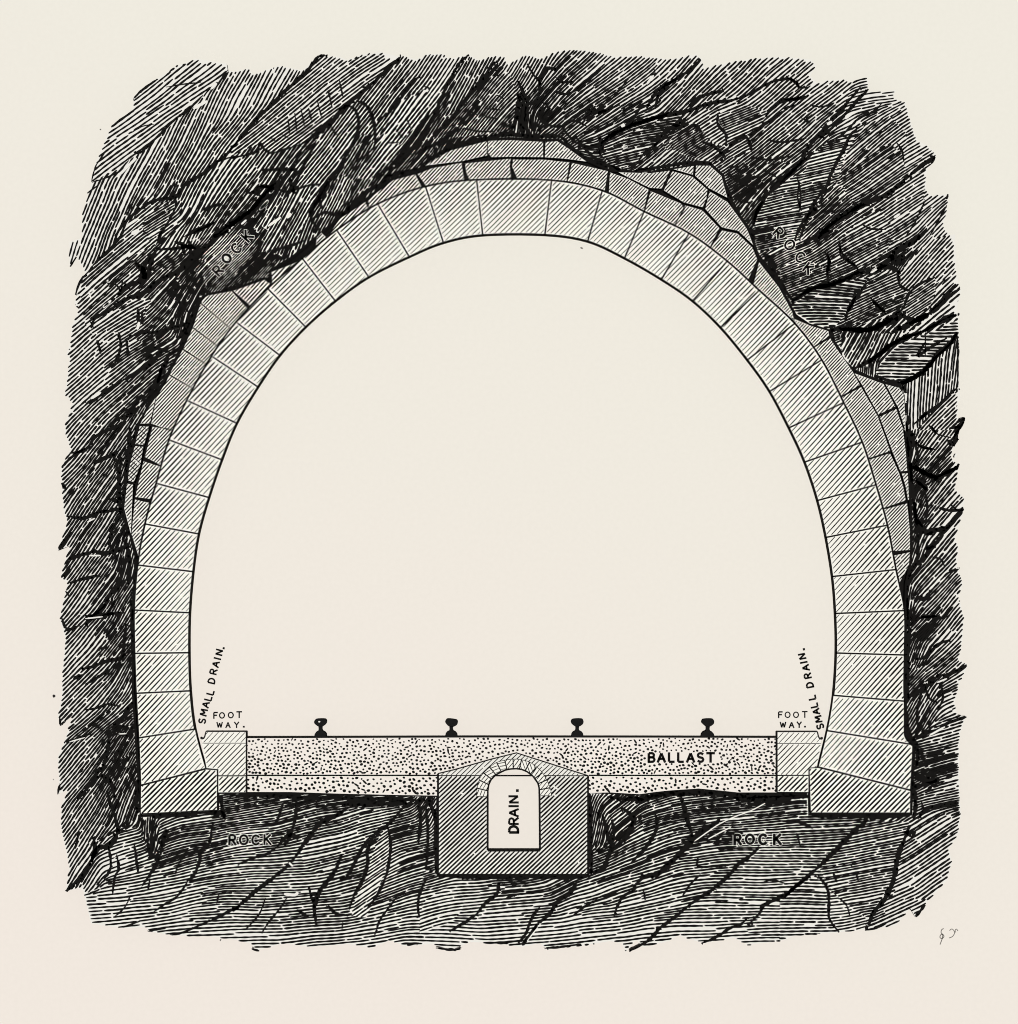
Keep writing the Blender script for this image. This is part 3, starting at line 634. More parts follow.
# black fissures: tile, then width: points
CR = '''A|2.4:380,1000 440,920 540,840 600,812 690,798 740,735 830,680 900,620 960,570 1018,500;1.4:900,620 960,600 1018,590;1.6:480,575 520,565 600,490 680,410 760,350 830,280;1:265,725 350,695 440,650 500,600;1.6:600,1010 650,930 690,850 690,800;2.4:740,1000 800,965 880,935;2.8:880,1000 950,945 1018,900;1:240,780 300,735;1.6:478,296 520,255 600,198;1.2:370,435 430,390 480,360;.9:640,240 730,225 820,215;.8:450,480 520,440 580,430;1.2:830,880 880,850 930,840;1:262,722 285,640 340,560
B|2.4:0,560 60,490 140,400 220,320 270,270 330,215 400,150 450,85 485,80;1.8:0,605 80,585 140,565 150,525 180,560 220,575 300,550 380,525;4:380,530 430,480 500,430 560,370 620,310 690,250 740,205;2.4:740,205 800,150 870,85;2.4:560,350 600,335 640,360 655,420 640,500 600,570 560,640 500,730 460,800 420,870 410,920;2.4:640,310 690,330 720,380 735,440 740,520;2:440,510 400,590 370,650 330,740 320,780;1.5:380,530 330,620 300,690;4:0,950 80,890 130,840 180,790 230,720;1.8:130,750 160,745 240,760 300,770 400,740 450,735;4:420,910 480,880 560,890 620,850 700,770 760,740 800,700 850,680 930,665 1018,635;1.8:740,440 770,400 810,370 850,320 890,260 930,210 970,185;1.5:720,700 760,690 830,690;1:295,400 305,480;1:330,370 340,465;1:360,345 380,440;1:400,345 415,410;1:445,310 465,390;1:500,255 520,345;1.1:555,200 575,290;1:210,500 240,520;1:260,480 300,500;1.3:510,430 540,480 560,470;1.2:840,450 880,500;1.2:900,400 920,450;1.2:800,525 860,520;2:560,900 600,860 600,820;1.5:640,620 700,580 740,540;2.2:640,600 680,540 720,480;2:450,800 470,860;3.5:1018,360 960,450 900,540 840,620 760,700;3.5:1018,440 960,520 900,590 830,660;2:480,985 440,950 420,920;2.5:400,900 430,830 500,720
C|4:0,640 80,590 170,540 260,515 350,500 430,480 560,490 700,490 750,520;3:0,600 60,500 150,410 220,320 280,240 340,170 380,110;2.2:0,480 60,410 110,290 160,190 200,120 250,75;1.2:380,110 385,150 400,190;2.4:500,210 520,260 545,320 540,400 550,480;4:505,270 500,340 490,400 460,470;4:520,280 530,360 520,440 525,490;1.6:545,120 580,180 610,220 600,300 570,330;2.4:600,240 640,150 700,150;2:620,320 650,330 600,380 650,430 720,440 780,410 850,440;1.6:700,190 720,215 780,210;1.5:680,260 740,275 810,250;1.6:720,440 760,490 800,530;1.2:330,390 390,400;1.2:340,350 410,355;1.4:220,450 300,465 380,465;1.3:230,350 290,380;1.2:390,280 430,300;1.2:250,500 300,490 340,485;1:20,235 50,250 30,280;2:860,350 900,370 960,350 1018,330;2:920,530 960,490 1010,460;3.4:740,520 800,570 860,610 940,635 1018,660;1.5:900,560 930,600;1.6:430,470 470,440;2.5:0,560 60,540 130,500 200,440
D|3.4:0,500 60,460 130,430 220,400 300,380 380,365 440,345 520,320 600,310 650,300;2:650,300 720,270 790,230 850,205 920,200 960,240;2.4:230,350 245,280 290,230 350,190 410,150 460,95;1.6:100,440 150,350 200,330;2.5:400,340 440,300 520,270 580,260;3:790,390 840,330 890,310 950,300 1010,285;3:710,490 770,440 830,400 900,350;2:550,380 550,430 590,480 590,540;2.4:590,570 620,530 680,490 710,520 720,570;1.5:640,600 690,570;2.2:420,430 470,470;2.2:480,520 540,550 590,600;3:130,660 220,650 300,640 400,625 500,625 540,665 590,740 620,820 660,890 700,955 730,1015;2.6:0,660 80,680 130,670 220,660;3:730,950 750,870 800,790 870,730 950,650 1018,590;1.5:610,650 650,640;1.5:620,700 700,740 760,760;1.5:650,820 720,830;1.6:740,600 820,610 920,590;1.5:810,510 880,520 1000,500;1.5:780,660 850,700;1.4:130,640 180,570 250,520 330,460;3:320,430 370,440 380,400;1.5:950,690 970,780 965,860;2.4:850,980 870,960 890,985 870,1000 850,980;2.2:940,1018 980,930 1018,880;1.2:950,200 960,240 1010,240;1:200,180 230,170 220,140;1:50,250 100,190;2:980,400 1018,420;2:540,610 560,580 590,560
E|3.4:0,720 60,670 110,610 140,550 200,480 250,420 300,370 350,310 410,240;2.4:200,500 250,460 330,380 400,300 450,250;1.5:240,520 320,480 400,400 480,360 520,320;3:100,1018 130,930 180,820 240,740 260,680 300,600 330,550 360,480 440,420;4:200,990 280,920 350,870 430,830 540,790 600,740 660,690;2.8:660,690 720,640 790,595;1.2:640,1000 680,940 710,880 740,815;1.2:760,1000 800,930 850,840;2:0,300 60,300 110,290;1.6:20,350 80,330;1.4:30,190 80,210 100,240;1.4:100,720 90,800 110,870;1.2:0,960 20,990;1.3:150,330 200,340 260,330;1.3:130,400 170,380;1.5:430,600 450,590;1.5:500,490 520,460;1.4:590,520 620,560 630,620;1.2:420,940 460,960 540,965;2:790,595 770,630;1.5:855,785 850,810;3:200,960 240,985 170,1018
F|3.4:60,360 120,320 200,290 260,280 330,255 400,220 460,220;5:460,220 520,180 570,140 600,100 650,70 700,40 750,0;4:500,150 560,130 590,170 640,110;2:240,110 250,160 240,220 250,270;1.5:310,80 310,130 360,170 400,200;3:0,310 40,380 80,430 150,480 220,500 270,510;5:270,510 340,500 430,510 500,490 560,450 620,420;3:260,500 280,580 330,660 370,710;4:370,710 430,680 500,640 560,590 640,550 720,520;2.6:720,520 800,480 900,430;3:330,470 350,400 400,330 440,270;2:600,210 610,280 660,310;1.6:630,400 650,340 700,280 790,240;5:620,430 680,460 760,430;3:760,430 800,390 860,340 915,300;2:540,430 500,390 470,360;3:560,530 620,500;2:740,570 700,640 760,600 850,550;4:480,740 560,770 620,780 700,740 760,690 800,640;2.2:800,640 870,580 900,520;1.8:370,710 440,740 520,770;2:680,990 740,940 820,880 880,820 905,810;1.4:900,520 905,600 905,800;2.5:620,790 640,850 640,1018;2:900,980 940,955;1:740,520 740,640;1.2:820,650 820,760;2:860,1010 920,1000
G|3:640,0 650,100 660,200 670,300 680,400 690,500 700,600 700,700 670,760 650,850 650,1018;4:665,230 700,250 760,280 800,290;3:800,290 860,260 910,235;3:670,300 720,330 750,360;1.6:740,370 750,450 740,520;5:690,500 740,570 790,560 850,550;3:850,550 900,490 935,450;4:740,660 800,620 840,560;4:700,740 740,690 780,640;2:810,450 870,460 930,455;1.6:870,430 900,460;1.4:690,110 720,140 790,150;1.2:770,30 800,70 870,90;1.8:880,90 910,50 935,10;1.4:780,700 820,710 840,750;4:690,900 740,910 760,880;2.4:720,1000 800,1000;1.6:830,800 870,770 910,760;3:690,430 690,480 720,540;2.2:700,250 700,180 690,120
H|4:645,0 655,100 655,200 648,300 648,400 643,500 643,600 655,680 690,730 700,800 690,860;3:690,300 740,290 800,230 870,200;1.6:680,110 720,90 810,80;3:650,500 700,470 770,420 800,390 880,370 950,330;1.6:740,440 760,500 800,520;1.6:820,430 830,500 800,560;3:680,700 740,680 800,660;2.2:800,660 870,620 950,595;1.8:720,480 700,560 700,640;1.6:860,740 800,790 770,820;6:690,880 720,910 780,920 810,910;2.4:840,910 880,890;3:680,950 740,940 800,920
I|4:676,0 684,60 690,140 680,200;3:700,200 740,150 820,130 900,110;4.5:450,200 390,250 330,310 270,370 230,410 190,450;3:190,450 140,490 80,540 20,600;2:190,480 240,550 250,620 250,700 300,775;4.5:660,230 630,310 600,390 590,450 570,530 530,610 480,670 450,740;3:640,260 670,290 690,260;2.6:440,740 440,765;1.2:300,600 340,640 355,690;1.5:390,480 400,520;1.5:270,470 290,520;1.5:360,430 365,440;3.4:160,182 250,187 350,182 500,187 660,182;2:0,210 80,210 160,240;1.4:435,765 500,750 560,715;2:690,695 740,635;1.6:720,110 730,150
Q|4.5:0,90 60,95 120,98 170,95 240,80 300,70 400,66 500,68 600,76 700,80 850,78 1018,72;4:360,80 380,150 400,220 420,290;5:560,200 500,240 430,290 390,340 340,390 290,440 240,480 180,490 130,530;1.8:130,530 120,560 60,600 20,690;3:230,170 240,240 200,320 150,380 110,420;4:60,140 120,190 110,240 70,320;3:10,200 20,270 0,330;3.4:760,340 710,390 650,430 610,480 530,550 470,590 400,640;3:400,640 340,690 260,750 190,820 100,870;1.6:450,390 450,440 540,440 620,430;1.4:460,480 410,530 370,590;3.4:1018,490 950,540 900,580 840,610 780,640 760,680 700,740;2:700,700 660,740 620,750 540,800 470,830;1.2:780,520 830,510 900,530;1.5:950,270 970,340;4:640,95 700,100 780,95 1010,85;1.6:170,560 180,610
R|3:90,488 200,493 350,498 500,493 650,496 780,498 860,490;4:40,90 80,200 80,300 85,480;2:30,120 40,300 30,460;4:866,80 866,300 872,480;3.4:400,520 390,580 340,620 290,680;2:290,680 220,730 150,770;4:800,510 770,570 710,610 660,680 600,730;3.4:600,730 560,790 520,840;2:610,650 570,700 540,780 500,830;1.6:500,580 440,600;1.6:690,530 720,540;1.6:1018,560 940,600 860,630 780,690;1.6:390,830 450,830;1.6:640,855 720,850 820,835;1.4:80,855 160,865 210,860;4:880,480 940,440 960,380 1000,340;3:930,180 950,250 960,330
T|3.4:0,80 150,78 300,86 500,92 700,96 850,100 1018,105;4:600,140 540,180 460,220 420,270 380,320 340,380;2.6:340,380 300,430 230,490 150,550 80,610 20,665;3:270,120 250,180 230,230;3:340,100 330,200 300,300 270,330;3.4:240,340 300,280 350,300;3:900,120 840,190 790,240 740,270 700,360 700,430 670,520 630,590 610,650;3:720,280 660,370 620,450 590,500;2:800,230 815,300 815,380 790,500 740,600 700,650;4:570,380 540,450 500,510 460,560 430,640 440,740;1.3:290,600 250,660 200,720 160,780;1.4:860,580 800,660 760,720 735,800;3:960,110 970,200 960,320;2:1000,500 960,600 960,700;1.8:240,340 180,380 110,400 40,430;1.1:250,400 320,395;1.2:180,600 150,680 80,760;2:340,660 400,700;2:400,540 420,620;1.4:110,860 150,870;1.5:900,840 960,830;2:500,640 540,680 600,690;1.2:570,760 575,720;4:570,130 700,120 840,120 900,110
U|4:500,182 700,178 900,165 940,190;3.4:915,0 920,100 940,200;3.4:496,0 490,100 500,170;4.5:400,250 380,300 340,340 290,350 260,420;2.6:260,420 200,500 140,565;3:340,50 360,130 380,180 400,250 440,260;1.8:350,340 360,440 330,500;1.8:390,380 400,450 380,500 370,580;2:480,330 490,400 500,470;3:560,200 570,300 560,370 600,410 560,480 520,540;1.3:550,560 560,500;4:640,250 620,350;3:880,220 860,320 820,360 810,420 780,490 750,510;1.6:750,520 700,590 640,630 580,670;1.1:460,590 430,650 380,695;2:1018,640 940,680 860,720;1.4:860,720 800,745 730,775 670,790;1.2:740,370 700,440 690,480;1.4:910,580 900,630;2.5:270,290 280,350 260,420;1.6:200,250 180,350;1.2:420,750 520,715;1.2:550,770 640,755
V|3.4:465,0 468,150 473,300 484,450 493,600 500,750 503,1018;2.2:230,100 300,90 360,70 420,65;3:230,130 280,70 330,20;1.8:110,90 140,150 200,130;3:210,350 270,340 340,310 400,300 440,270;2.2:170,400 220,380;2:230,430 300,390 360,350;1.6:230,560 290,550 340,530 400,540;3:360,690 400,680 440,690;3:350,700 340,780 320,850 290,880;2.5:290,900 340,900 370,960 380,1018;2:100,600 105,640;1.6:130,725 200,700 260,680;2.5:190,1018 230,970 290,900;1.4:100,940 90,990;4:380,640 430,590 470,520;2:300,250 340,240;1.6:200,880 220,860;3:380,800 440,700 480,640;3:420,300 430,200 440,120
W|3:495,20 470,120 440,230 432,320 425,440 440,540 466,600 486,700 478,850 470,1018;4:410,230 400,340 405,420 420,500;3:320,470 360,460 420,450;3:150,170 230,150 290,80 370,40 440,10;2:110,240 160,190 220,150;4:270,220 340,190 400,160;3:150,490 220,500 300,470 340,460;3:95,660 120,620 160,570;4:270,660 320,680 400,660 430,640;2.4:140,710 200,690 270,670;3:370,560 350,640;2.2:120,800 160,730;3:250,1000 320,960 350,900 400,850 440,810;2:150,830 220,810 300,790;2:230,1000 300,990 380,985;1.6:130,870 150,900;2.4:110,320 130,350;3:360,400 400,420;4:440,620 455,720 450,840;3:460,40 450,130
X|4:960,0 900,40 850,90 800,120 740,190 660,230 600,260 560,300 500,330 440,350 380,390;3:380,390 340,420 280,450 260,500;4.5:560,120 530,190 500,260 430,290 400,330;4.5:590,100 560,180 550,230 500,300;4:480,170 520,200 540,250;1.4:340,270 390,280 410,310 420,250;2:430,0 380,70 320,130 270,180;2.4:600,100 680,95 750,85 800,90;3:690,60 760,90 770,130;2:720,70 740,130;2:620,0 600,60;4:830,350 790,400 770,480 730,560 710,620 680,700 640,760 590,850 550,930 520,1000;2:400,520 410,600 380,680;2:440,560 450,640;3:430,560 520,520 600,520 700,490 750,470;4:620,620 560,680 500,720 430,760;2.6:430,760 350,810 280,860 240,880;3:480,930 440,950 400,960 350,1000;1.4:180,330 210,250 240,230;1.4:180,380 200,400;2:290,560 310,630;2:500,400 500,500;1.8:520,420 520,480;3:620,700 600,780;2:690,250 700,350 760,420;4:700,560 740,500 760,440;3:520,620 580,600 660,620;4:660,620 620,720 560,820
b|4:240,530 330,490 400,430 520,340 580,290 640,210 720,140;2:100,500 200,450 260,410;1.6:170,320 250,280 330,260;3:510,160 560,180 640,130 740,120 800,30;2.4:640,0 900,0 880,60;3:860,60 880,150 900,180;3:680,640 770,620 870,590 960,560;1.6:590,800 600,740;4:200,980 400,930 600,880 670,860 690,850;2:60,540 90,600 130,620
e|4:260,640 340,580 420,530 520,490 640,460 760,430;4:230,600 250,680 230,740;3:660,680 740,560 850,500 870,440;3:320,820 420,870 560,880;2.4:60,600 20,600;2:50,610 180,760 280,800;2:220,410 300,400;1.6:160,340 130,400;1.5:380,240 390,210;3:600,380 640,300 690,230 760,190 840,140
f|4:0,230 60,290 100,340 110,460 160,540 250,640 320,720 360,800 420,870;4:420,870 520,800 560,770 660,750 760,720 900,650 1018,610;4:620,370 680,300 760,250 840,200 930,130 1018,120;3:660,480 700,560 680,650;2:780,400 790,480 840,540 920,600;5:280,640 240,560 200,500;3:440,460 520,410 620,340 700,320;4:560,200 600,130;3:180,90 130,180 100,270
g|4.5:0,540 90,550 260,540 330,500 420,480 500,420;5:420,540 520,520 600,470 700,420;3:700,400 760,350 830,270 910,190;4:220,800 330,720 400,660 520,600 640,560;3:640,560 740,510 820,450 910,430;4:640,890 700,820 760,740 860,650 910,580;5:470,960 560,930 640,880;3:250,310 360,410;3:120,230 100,340 60,400;4:280,100 330,60 400,60 470,100
h|3:230,0 200,130 180,260 200,420 200,560 240,700 220,860;5:200,220 250,300 250,400;5:260,640 400,720 520,770 600,740 760,640;4:660,340 720,380 770,210;3:780,610 740,680;2.4:730,210 800,160 840,90;5:300,780 380,860 420,900;3:340,90 420,30;2:440,170 520,260;1.8:330,400 420,430 490,440'''

W_, H_ = 1018, 1024
YY, XX = np.mgrid[0:H_, 0:W_]
XXf, YYf = XX + 0.5, YY + 0.5


def raster(poly, ss=1):
    p = np.array(poly)
    x0, x1 = max(0, int(p[:, 0].min()) - 1), min(W_, int(p[:, 0].max()) + 2)
    y0, y1 = max(0, int(p[:, 1].min()) - 1), min(H_, int(p[:, 1].max()) + 2)
    gx, gy = XXf[y0:y1, x0:x1], YYf[y0:y1, x0:x1]
    m = np.zeros(gx.shape, bool)
    for i in range(len(p)):
        a, b = p[i - 1], p[i]
        if a[1] == b[1]:
            continue
        c = ((a[1] > gy) != (b[1] > gy)) & (gx < (b[0] - a[0]) * (gy - a[1]) / (b[1] - a[1]) + a[0])
        m ^= c
    out = np.zeros((H_, W_), bool)
    out[y0:y1, x0:x1] = m
    return out


REG = raster(OUT) & ~raster(INR)
LAB = np.where(REG, 1, 0).astype(np.int16)
# smooth fields from the sites, on a coarse grid
st = 3
gx, gy = np.meshgrid(np.arange(0, W_ + st, st), np.arange(0, H_ + st, st))
dd = np.sqrt((gx[..., None] - S_[:, 0]) ** 2 + (gy[..., None] - S_[:, 1]) ** 2)
ww = np.exp(-(dd - dd.min(axis=2, keepdims=True)) / 4.0)
ww /= ww.sum(axis=2, keepdims=True)
a2 = np.radians(S_[:, 2] * 2)
ANGF = 0.5 * np.arctan2((ww * np.sin(a2)).sum(2), (ww * np.cos(a2)).sum(2))
PERF = (ww * S_[:, 3]).sum(2)
INKF = (ww * S_[:, 4]).sum(2)
del dd, ww
ix, iy = XX // st, YY // st
ANGF, PERF, INKF = ANGF[iy, ix], PERF[iy, ix], INKF[iy, ix]

slabs = []
for k, (tile, s, a0, a1, per, ink, lab) in enumerate(SLABS):
    poly = tp(tile, s)
    m = raster(poly) & REG
    LAB[m] = k + 2
    p = np.array(poly)
    x0, x1 = p[:, 0].min(), p[:, 0].max()
    t = np.clip((XXf - x0) / (x1 - x0), 0, 1)
    ANGF[m] = np.radians(a0 + (a1 - a0) * t)[m]
    PERF[m] = per
    INKF[m] = ink
    slabs.append(poly)

# cloudy variation of the black share, darker right against the masonry
rs = np.random.RandomState(5)


def cloud(cell):
    g = rs.rand(H_ // cell + 3, W_ // cell + 3)
    fx, fy = XXf / cell, YYf / cell
    i, j = fx.astype(int), fy.astype(int)
    u, v = fx - i, fy - j
    u, v = u * u * (3 - 2 * u), v * v * (3 - 2 * v)
    return (g[j, i] * (1 - u) + g[j, i + 1] * u) * (1 - v) + (g[j + 1, i] * (1 - u) + g[j + 1, i + 1] * u) * v - 0.5


DARK = '180,275,26,.14 250,270,35,.12 165,385,22,.2 130,470,25,.15 120,650,25,.15 120,760,28,.15 440,140,22,.25 520,120,20,.2 600,140,32,.2 560,120,40,.1 \
640,130,30,.12 760,230,25,.2 800,290,30,.15 840,240,42,.15 880,210,25,.1 870,330,25,.2 920,470,20,.18 915,560,20,.2 920,640,18,.15 920,760,20,.2 165,830,25,.15 \
300,810,60,.15 420,830,20,.2 610,820,30,.2 700,810,60,.16 830,820,40,.12 330,170,20,.1 270,215,25,.14 740,180,40,.1 880,840,25,.08 150,310,30,.1 350,130,40,.06 \
690,120,40,.08 120,560,25,.15 790,160,40,.08 230,253,22,-.32 795,250,22,-.3 252,840,24,-.2 758,840,26,-.15'
for t in DARK.split():
    x_, y_, r_, a_ = map(float, t.split(','))
    INKF = INKF + a_ * np.exp(-((XXf - x_) ** 2 + (YYf - y_) ** 2) / (r_ * r_))
INKF = np.clip(0.09 + 1.1 * INKF + 0.12 * cloud(16) + 0.1 * cloud(7), 0.3, 0.92)
PERF = PERF * np.clip(1.0 - 0.22 * (INKF - 0.5), 0.9, 1.0)
ANGF = ANGF + 0.12 * cloud(22) + 0.08 * cloud(10)
LABi = LAB.tolist()
ANGi = ANGF.tolist()
PERi = PERF.tolist()
INKi = INKF.tolist()

LABR = np.repeat(np.repeat(LAB, 3, 0), 3, 1)
R = 3                                                    # samples per pixel of the two occupancy maps
occ_t = np.zeros((H_ * R, W_ * R), bool)                 # too close to go on
occ_s = np.zeros((H_ * R, W_ * R), bool)                 # too close to start


def stamp(mask, x, y, r, lab):
    cx, cy, rr = x * R, y * R, r * R
    x0, x1, y0, y1 = int(cx - rr), int(cx + rr) + 2, int(cy - rr), int(cy + rr) + 2
    if x0 < 0 or y0 < 0 or x1 >= W_ * R or y1 >= H_ * R:
        return
    gy_, gx_ = np.ogrid[y0:y1, x0:x1]
    mask[y0:y1, x0:x1] |= ((gx_ + .5 - cx) ** 2 + (gy_ + .5 - cy) ** 2 < rr * rr) & (LABR[y0:y1, x0:x1] == lab)


def walk(x, y, lab, sign, maxlen):
    res = []
    l = 0
    while l < maxlen:
        a = ANGi[int(y)][int(x)]
        x += 1.4 * math.cos(a) * sign
        y -= 1.4 * math.sin(a) * sign
        l += 1.4
        if not (0 <= x < W_ and 0 <= y < H_) or occ_t[int(y * R), int(x * R)]:
            if 0 <= x < W_ and 0 <= y < H_ and LABi[int(y)][int(x)]:
                res.append((x, y))
            break
        if LABi[int(y)][int(x)] != lab:
            if LABi[int(y)][int(x)]:
                res.append((x, y))
            break
        res.append((x, y))
    return res


strokes = {}


def try_seed(x, y, lab):
    if not (0 <= x < W_ and 0 <= y < H_) or LABi[int(y)][int(x)] != lab or occ_s[int(y * R), int(x * R)]:
        return None
    L = 40 + 110 * rnd()
    f, b = walk(x, y, lab, 1, L * rnd() + 6), walk(x, y, lab, -1, L * rnd() + 6)
    line = b[::-1] + [(x, y)] + f
    if len(line) < 4:
        if rnd() < 0.5 or len(line) < 2:
            return None
    for q in line:
        p = PERi[int(q[1])][int(q[0])]
        stamp(occ_t, q[0], q[1], p * 0.57, lab)
        stamp(occ_s, q[0], q[1], p * 0.82, lab)
    strokes.setdefault(lab, []).append(line)
    return line


cand = [(x + rnd() * 2, y + rnd() * 2) for y in range(48, 955, 3) for x in range(55, 970, 3) if LABi[y][x]]
random.shuffle(cand)
for cx, cy in cand:
    if LABi[int(cy)][int(cx)] == 0 or occ_s[int(cy * R), int(cx * R)]:
        continue
    queue = [(cx, cy)]
    while queue:
        sx, sy = queue.pop(0)
        if not (0 <= sx < W_ and 0 <= sy < H_):
            continue
        lab = LABi[int(sy)][int(sx)]
        if not lab:
            continue
        ln = try_seed(sx, sy, lab)
        if ln:
            for q in ln[::3]:
                a, p = ANGi[int(q[1])][int(q[0])], PERi[int(q[1])][int(q[0])]
                for sg in (1, -1):
                    queue.append((q[0] + sg * p * math.sin(a), q[1] + sg * p * math.cos(a)))


def draw_strokes(mb, lst, y):
    for line in lst:
        n = len(line)
        k0 = rnd() * 6.28
        ws = []
        g = 0.9 + 0.2 * rnd()
        for i, q in enumerate(line):
            p, ink = PERi[int(q[1])][int(q[0])], INKi[int(q[1])][int(q[0])]
            w_ = max(0.75, p * ink * g * (1 + 0.13 * math.sin(k0 + i * 0.9)))
            e = min(i, n - 1 - i)
            ws.append(w_ * (0.55 if e == 0 else 0.9 if e == 1 else 1))
        mb.ribbon(line, ws, y, INK)


def lettering_font():
    """capital letters as strokes in a box one unit high"""
    c = lambda cx, cy, rx, ry, a0, a1, n=12: [(cx + rx * math.cos(math.radians(a0 + (a1 - a0) * i / n)),
                                               cy + ry * math.sin(math.radians(a0 + (a1 - a0) * i / n))) for i in range(n + 1)]
    return {
        'A': [[(0, 0), (.4, 1), (.8, 0)], [(.15, .35), (.65, .35)]],
        'B': [[(0, 0), (0, 1), (.35, 1)] + c(.35, .76, .25, .24, 90, -90, 6) + [(0, .52), (.38, .52)] + c(.38, .26, .28, .26, 90, -90, 6) + [(0, 0)]],
        'C': [c(.42, .5, .42, .5, 45, 315)],
        'D': [[(0, 0), (0, 1), (.25, 1)] + c(.25, .5, .45, .5, 90, -90, 8) + [(0, 0)]],
        'F': [[(0, 0), (0, 1), (.6, 1)], [(0, .52), (.48, .52)]],
        'I': [[(0, 0), (0, 1)]],
        'K': [[(0, 0), (0, 1)], [(.65, 1), (0, .42)], [(.2, .58), (.7, 0)]],
        'L': [[(0, 1), (0, 0), (.55, 0)]],
        'M': [[(0, 0), (.08, 1), (.45, .25), (.82, 1), (.9, 0)]],
        'N': [[(0, 0), (0, 1), (.7, 0), (.7, 1)]],
        'O': [c(.45, .5, .45, .5, 0, 360, 16)],
        'R': [[(0, 0), (0, 1), (.38, 1)] + c(.38, .74, .26, .26, 90, -90, 6) + [(0, .48)], [(.3, .48), (.68, 0)]],
        'S': [c(.32, .75, .3, .25, 40, 270, 8) + c(.32, .25, .32, .25, 90, -140, 8)],
        'T': [[(0, 1), (.8, 1)], [(.4, 1), (.4, 0)]],
        'W': [[(0, 1), (.25, 0), (.5, .9), (.75, 0), (1, 1)]],
        'Y': [[(0, 1), (.38, .5), (.76, 1)], [(.38, .5), (.38, 0)]],
        '.': [[(0, 0), (0, .14)]],
    }


FONT = lettering_font()


def letter(mb, ch, cx, cy, h, rot, wpx, y, mat=INK, sx=1.0):
    """one capital centred at a pixel, rotated anticlockwise by rot degrees"""
    g = FONT[ch]
    xs = [p[0] for l in g for p in l]
    mid = (min(xs) + max(xs)) / 2
    r = math.radians(rot)
    for l in g:
        q = []
        for px, py in l:
            u, v = (px - mid) * h * sx, (py - .5) * h
            if ch == '.':
                v = (py - .5) * h
            q.append((cx + u * math.cos(r) - v * math.sin(r), cy - u * math.sin(r) - v * math.cos(r)))
        # round the stroke ends a little by lengthening them
        for e, o in ((0, 1), (-1, -2)):
            dx, dy = q[e][0] - q[o][0], q[e][1] - q[o][1]
            ll = math.hypot(dx, dy) or 1
            q[e] = (q[e][0] + dx / ll * wpx * .35, q[e][1] + dy / ll * wpx * .35)
        part = [q[0]]
        for i in range(1, len(q)):
            part.append(q[i])
            if i < len(q) - 1:
                a1 = math.atan2(q[i][1] - q[i - 1][1], q[i][0] - q[i - 1][0])
                a2_ = math.atan2(q[i + 1][1] - q[i][1], q[i + 1][0] - q[i][0])
                if abs((a2_ - a1 + math.pi) % (2 * math.pi) - math.pi) > 0.75:
                    mb.ribbon(part, wpx, y, mat)
                    part = [q[i]]
        mb.ribbon(part, wpx * (1.25 if ch == '.' else 1), y, mat)


root = bpy.data.objects.new('rock_mass', None)
sc.collection.objects.link(root)
root.location = (0, 0, -4.4)
root['label'] = 'dark cracked rock mass surrounding the stone arch, with ragged outer edges'
root['category'] = 'rock'
root['kind'] = 'thing'


def rock_part(mb, name, **kw):
    o = mb.build(name, root, **kw)
    o.matrix_parent_inverse = root.matrix_basis.inverted()
    return o


root.matrix_basis = root.matrix_basis
mb = MB().prism(OUT, Y_ROCK, 0.0, ROCK, hole=shrink(INR, -0.0))
draw_strokes(mb, strokes.get(1, []), Y_ROCK - 0.002)
CRACKS = []
for l in CR.split('\n'):
    tile, rest = l.split('|')
    for c in rest.split(';'):
        wd, ps = c.split(':')
        CRACKS.append((float(wd), tp(tile, ps)))


def rough_line(p, wd):
    """a broken, knotty ink line along a polyline"""
    q = catmull(p, max(2, int(max(math.hypot(p[i + 1][0] - p[i][0], p[i + 1][1] - p[i][1]) for i in range(len(p) - 1)) / 2.2)))
    n = len(q)
    ws, out = [], []
    for i, t in enumerate(q):
        e = min(i, n - 1 - i) / max(1, n - 1) * 2
        f = 0.55 + 0.6 * min(1, e * 2.2)
        ws.append(wd * f * (0.7 + 0.6 * rnd()))
        j = 0.18 * wd
        out.append((t[0] + (rnd() - .5) * j, t[1] + (rnd() - .5) * j))
    return out, ws


def clip_ok(x, y):
    return 0 <= x < W_ and 0 <= y < H_ and not INRM[int(y), int(x)]


INRM = raster(INR)
Y_CR = Y_ROCK - 0.0135


def crack(mb, p, wd):
    q, ws = rough_line(p, wd)
    run, rw = [], []
    for t, w_ in zip(q, ws):
        if clip_ok(*t):
            run.append(t); rw.append(w_)
        else:
            if len(run) > 1:
                mb.ribbon(run, rw, Y_CR)
            run, rw = [], []
    if len(run) > 1:
        mb.ribbon(run, rw, Y_CR)
    if wd >= 1.5:                                        # knots and side nicks along it
        for i in range(0, len(q), 2):
            if rnd() < 0.55 and clip_ok(*q[i]):
                ang = rnd() * 6.28
                d_ = wd * (0.2 + 0.5 * rnd())
                mb.blob(q[i][0] + math.cos(ang) * d_, q[i][1] + math.sin(ang) * d_, wd * (.25 + .3 * rnd()), wd * (.18 + .2 * rnd()), rnd() * 3, Y_CR)


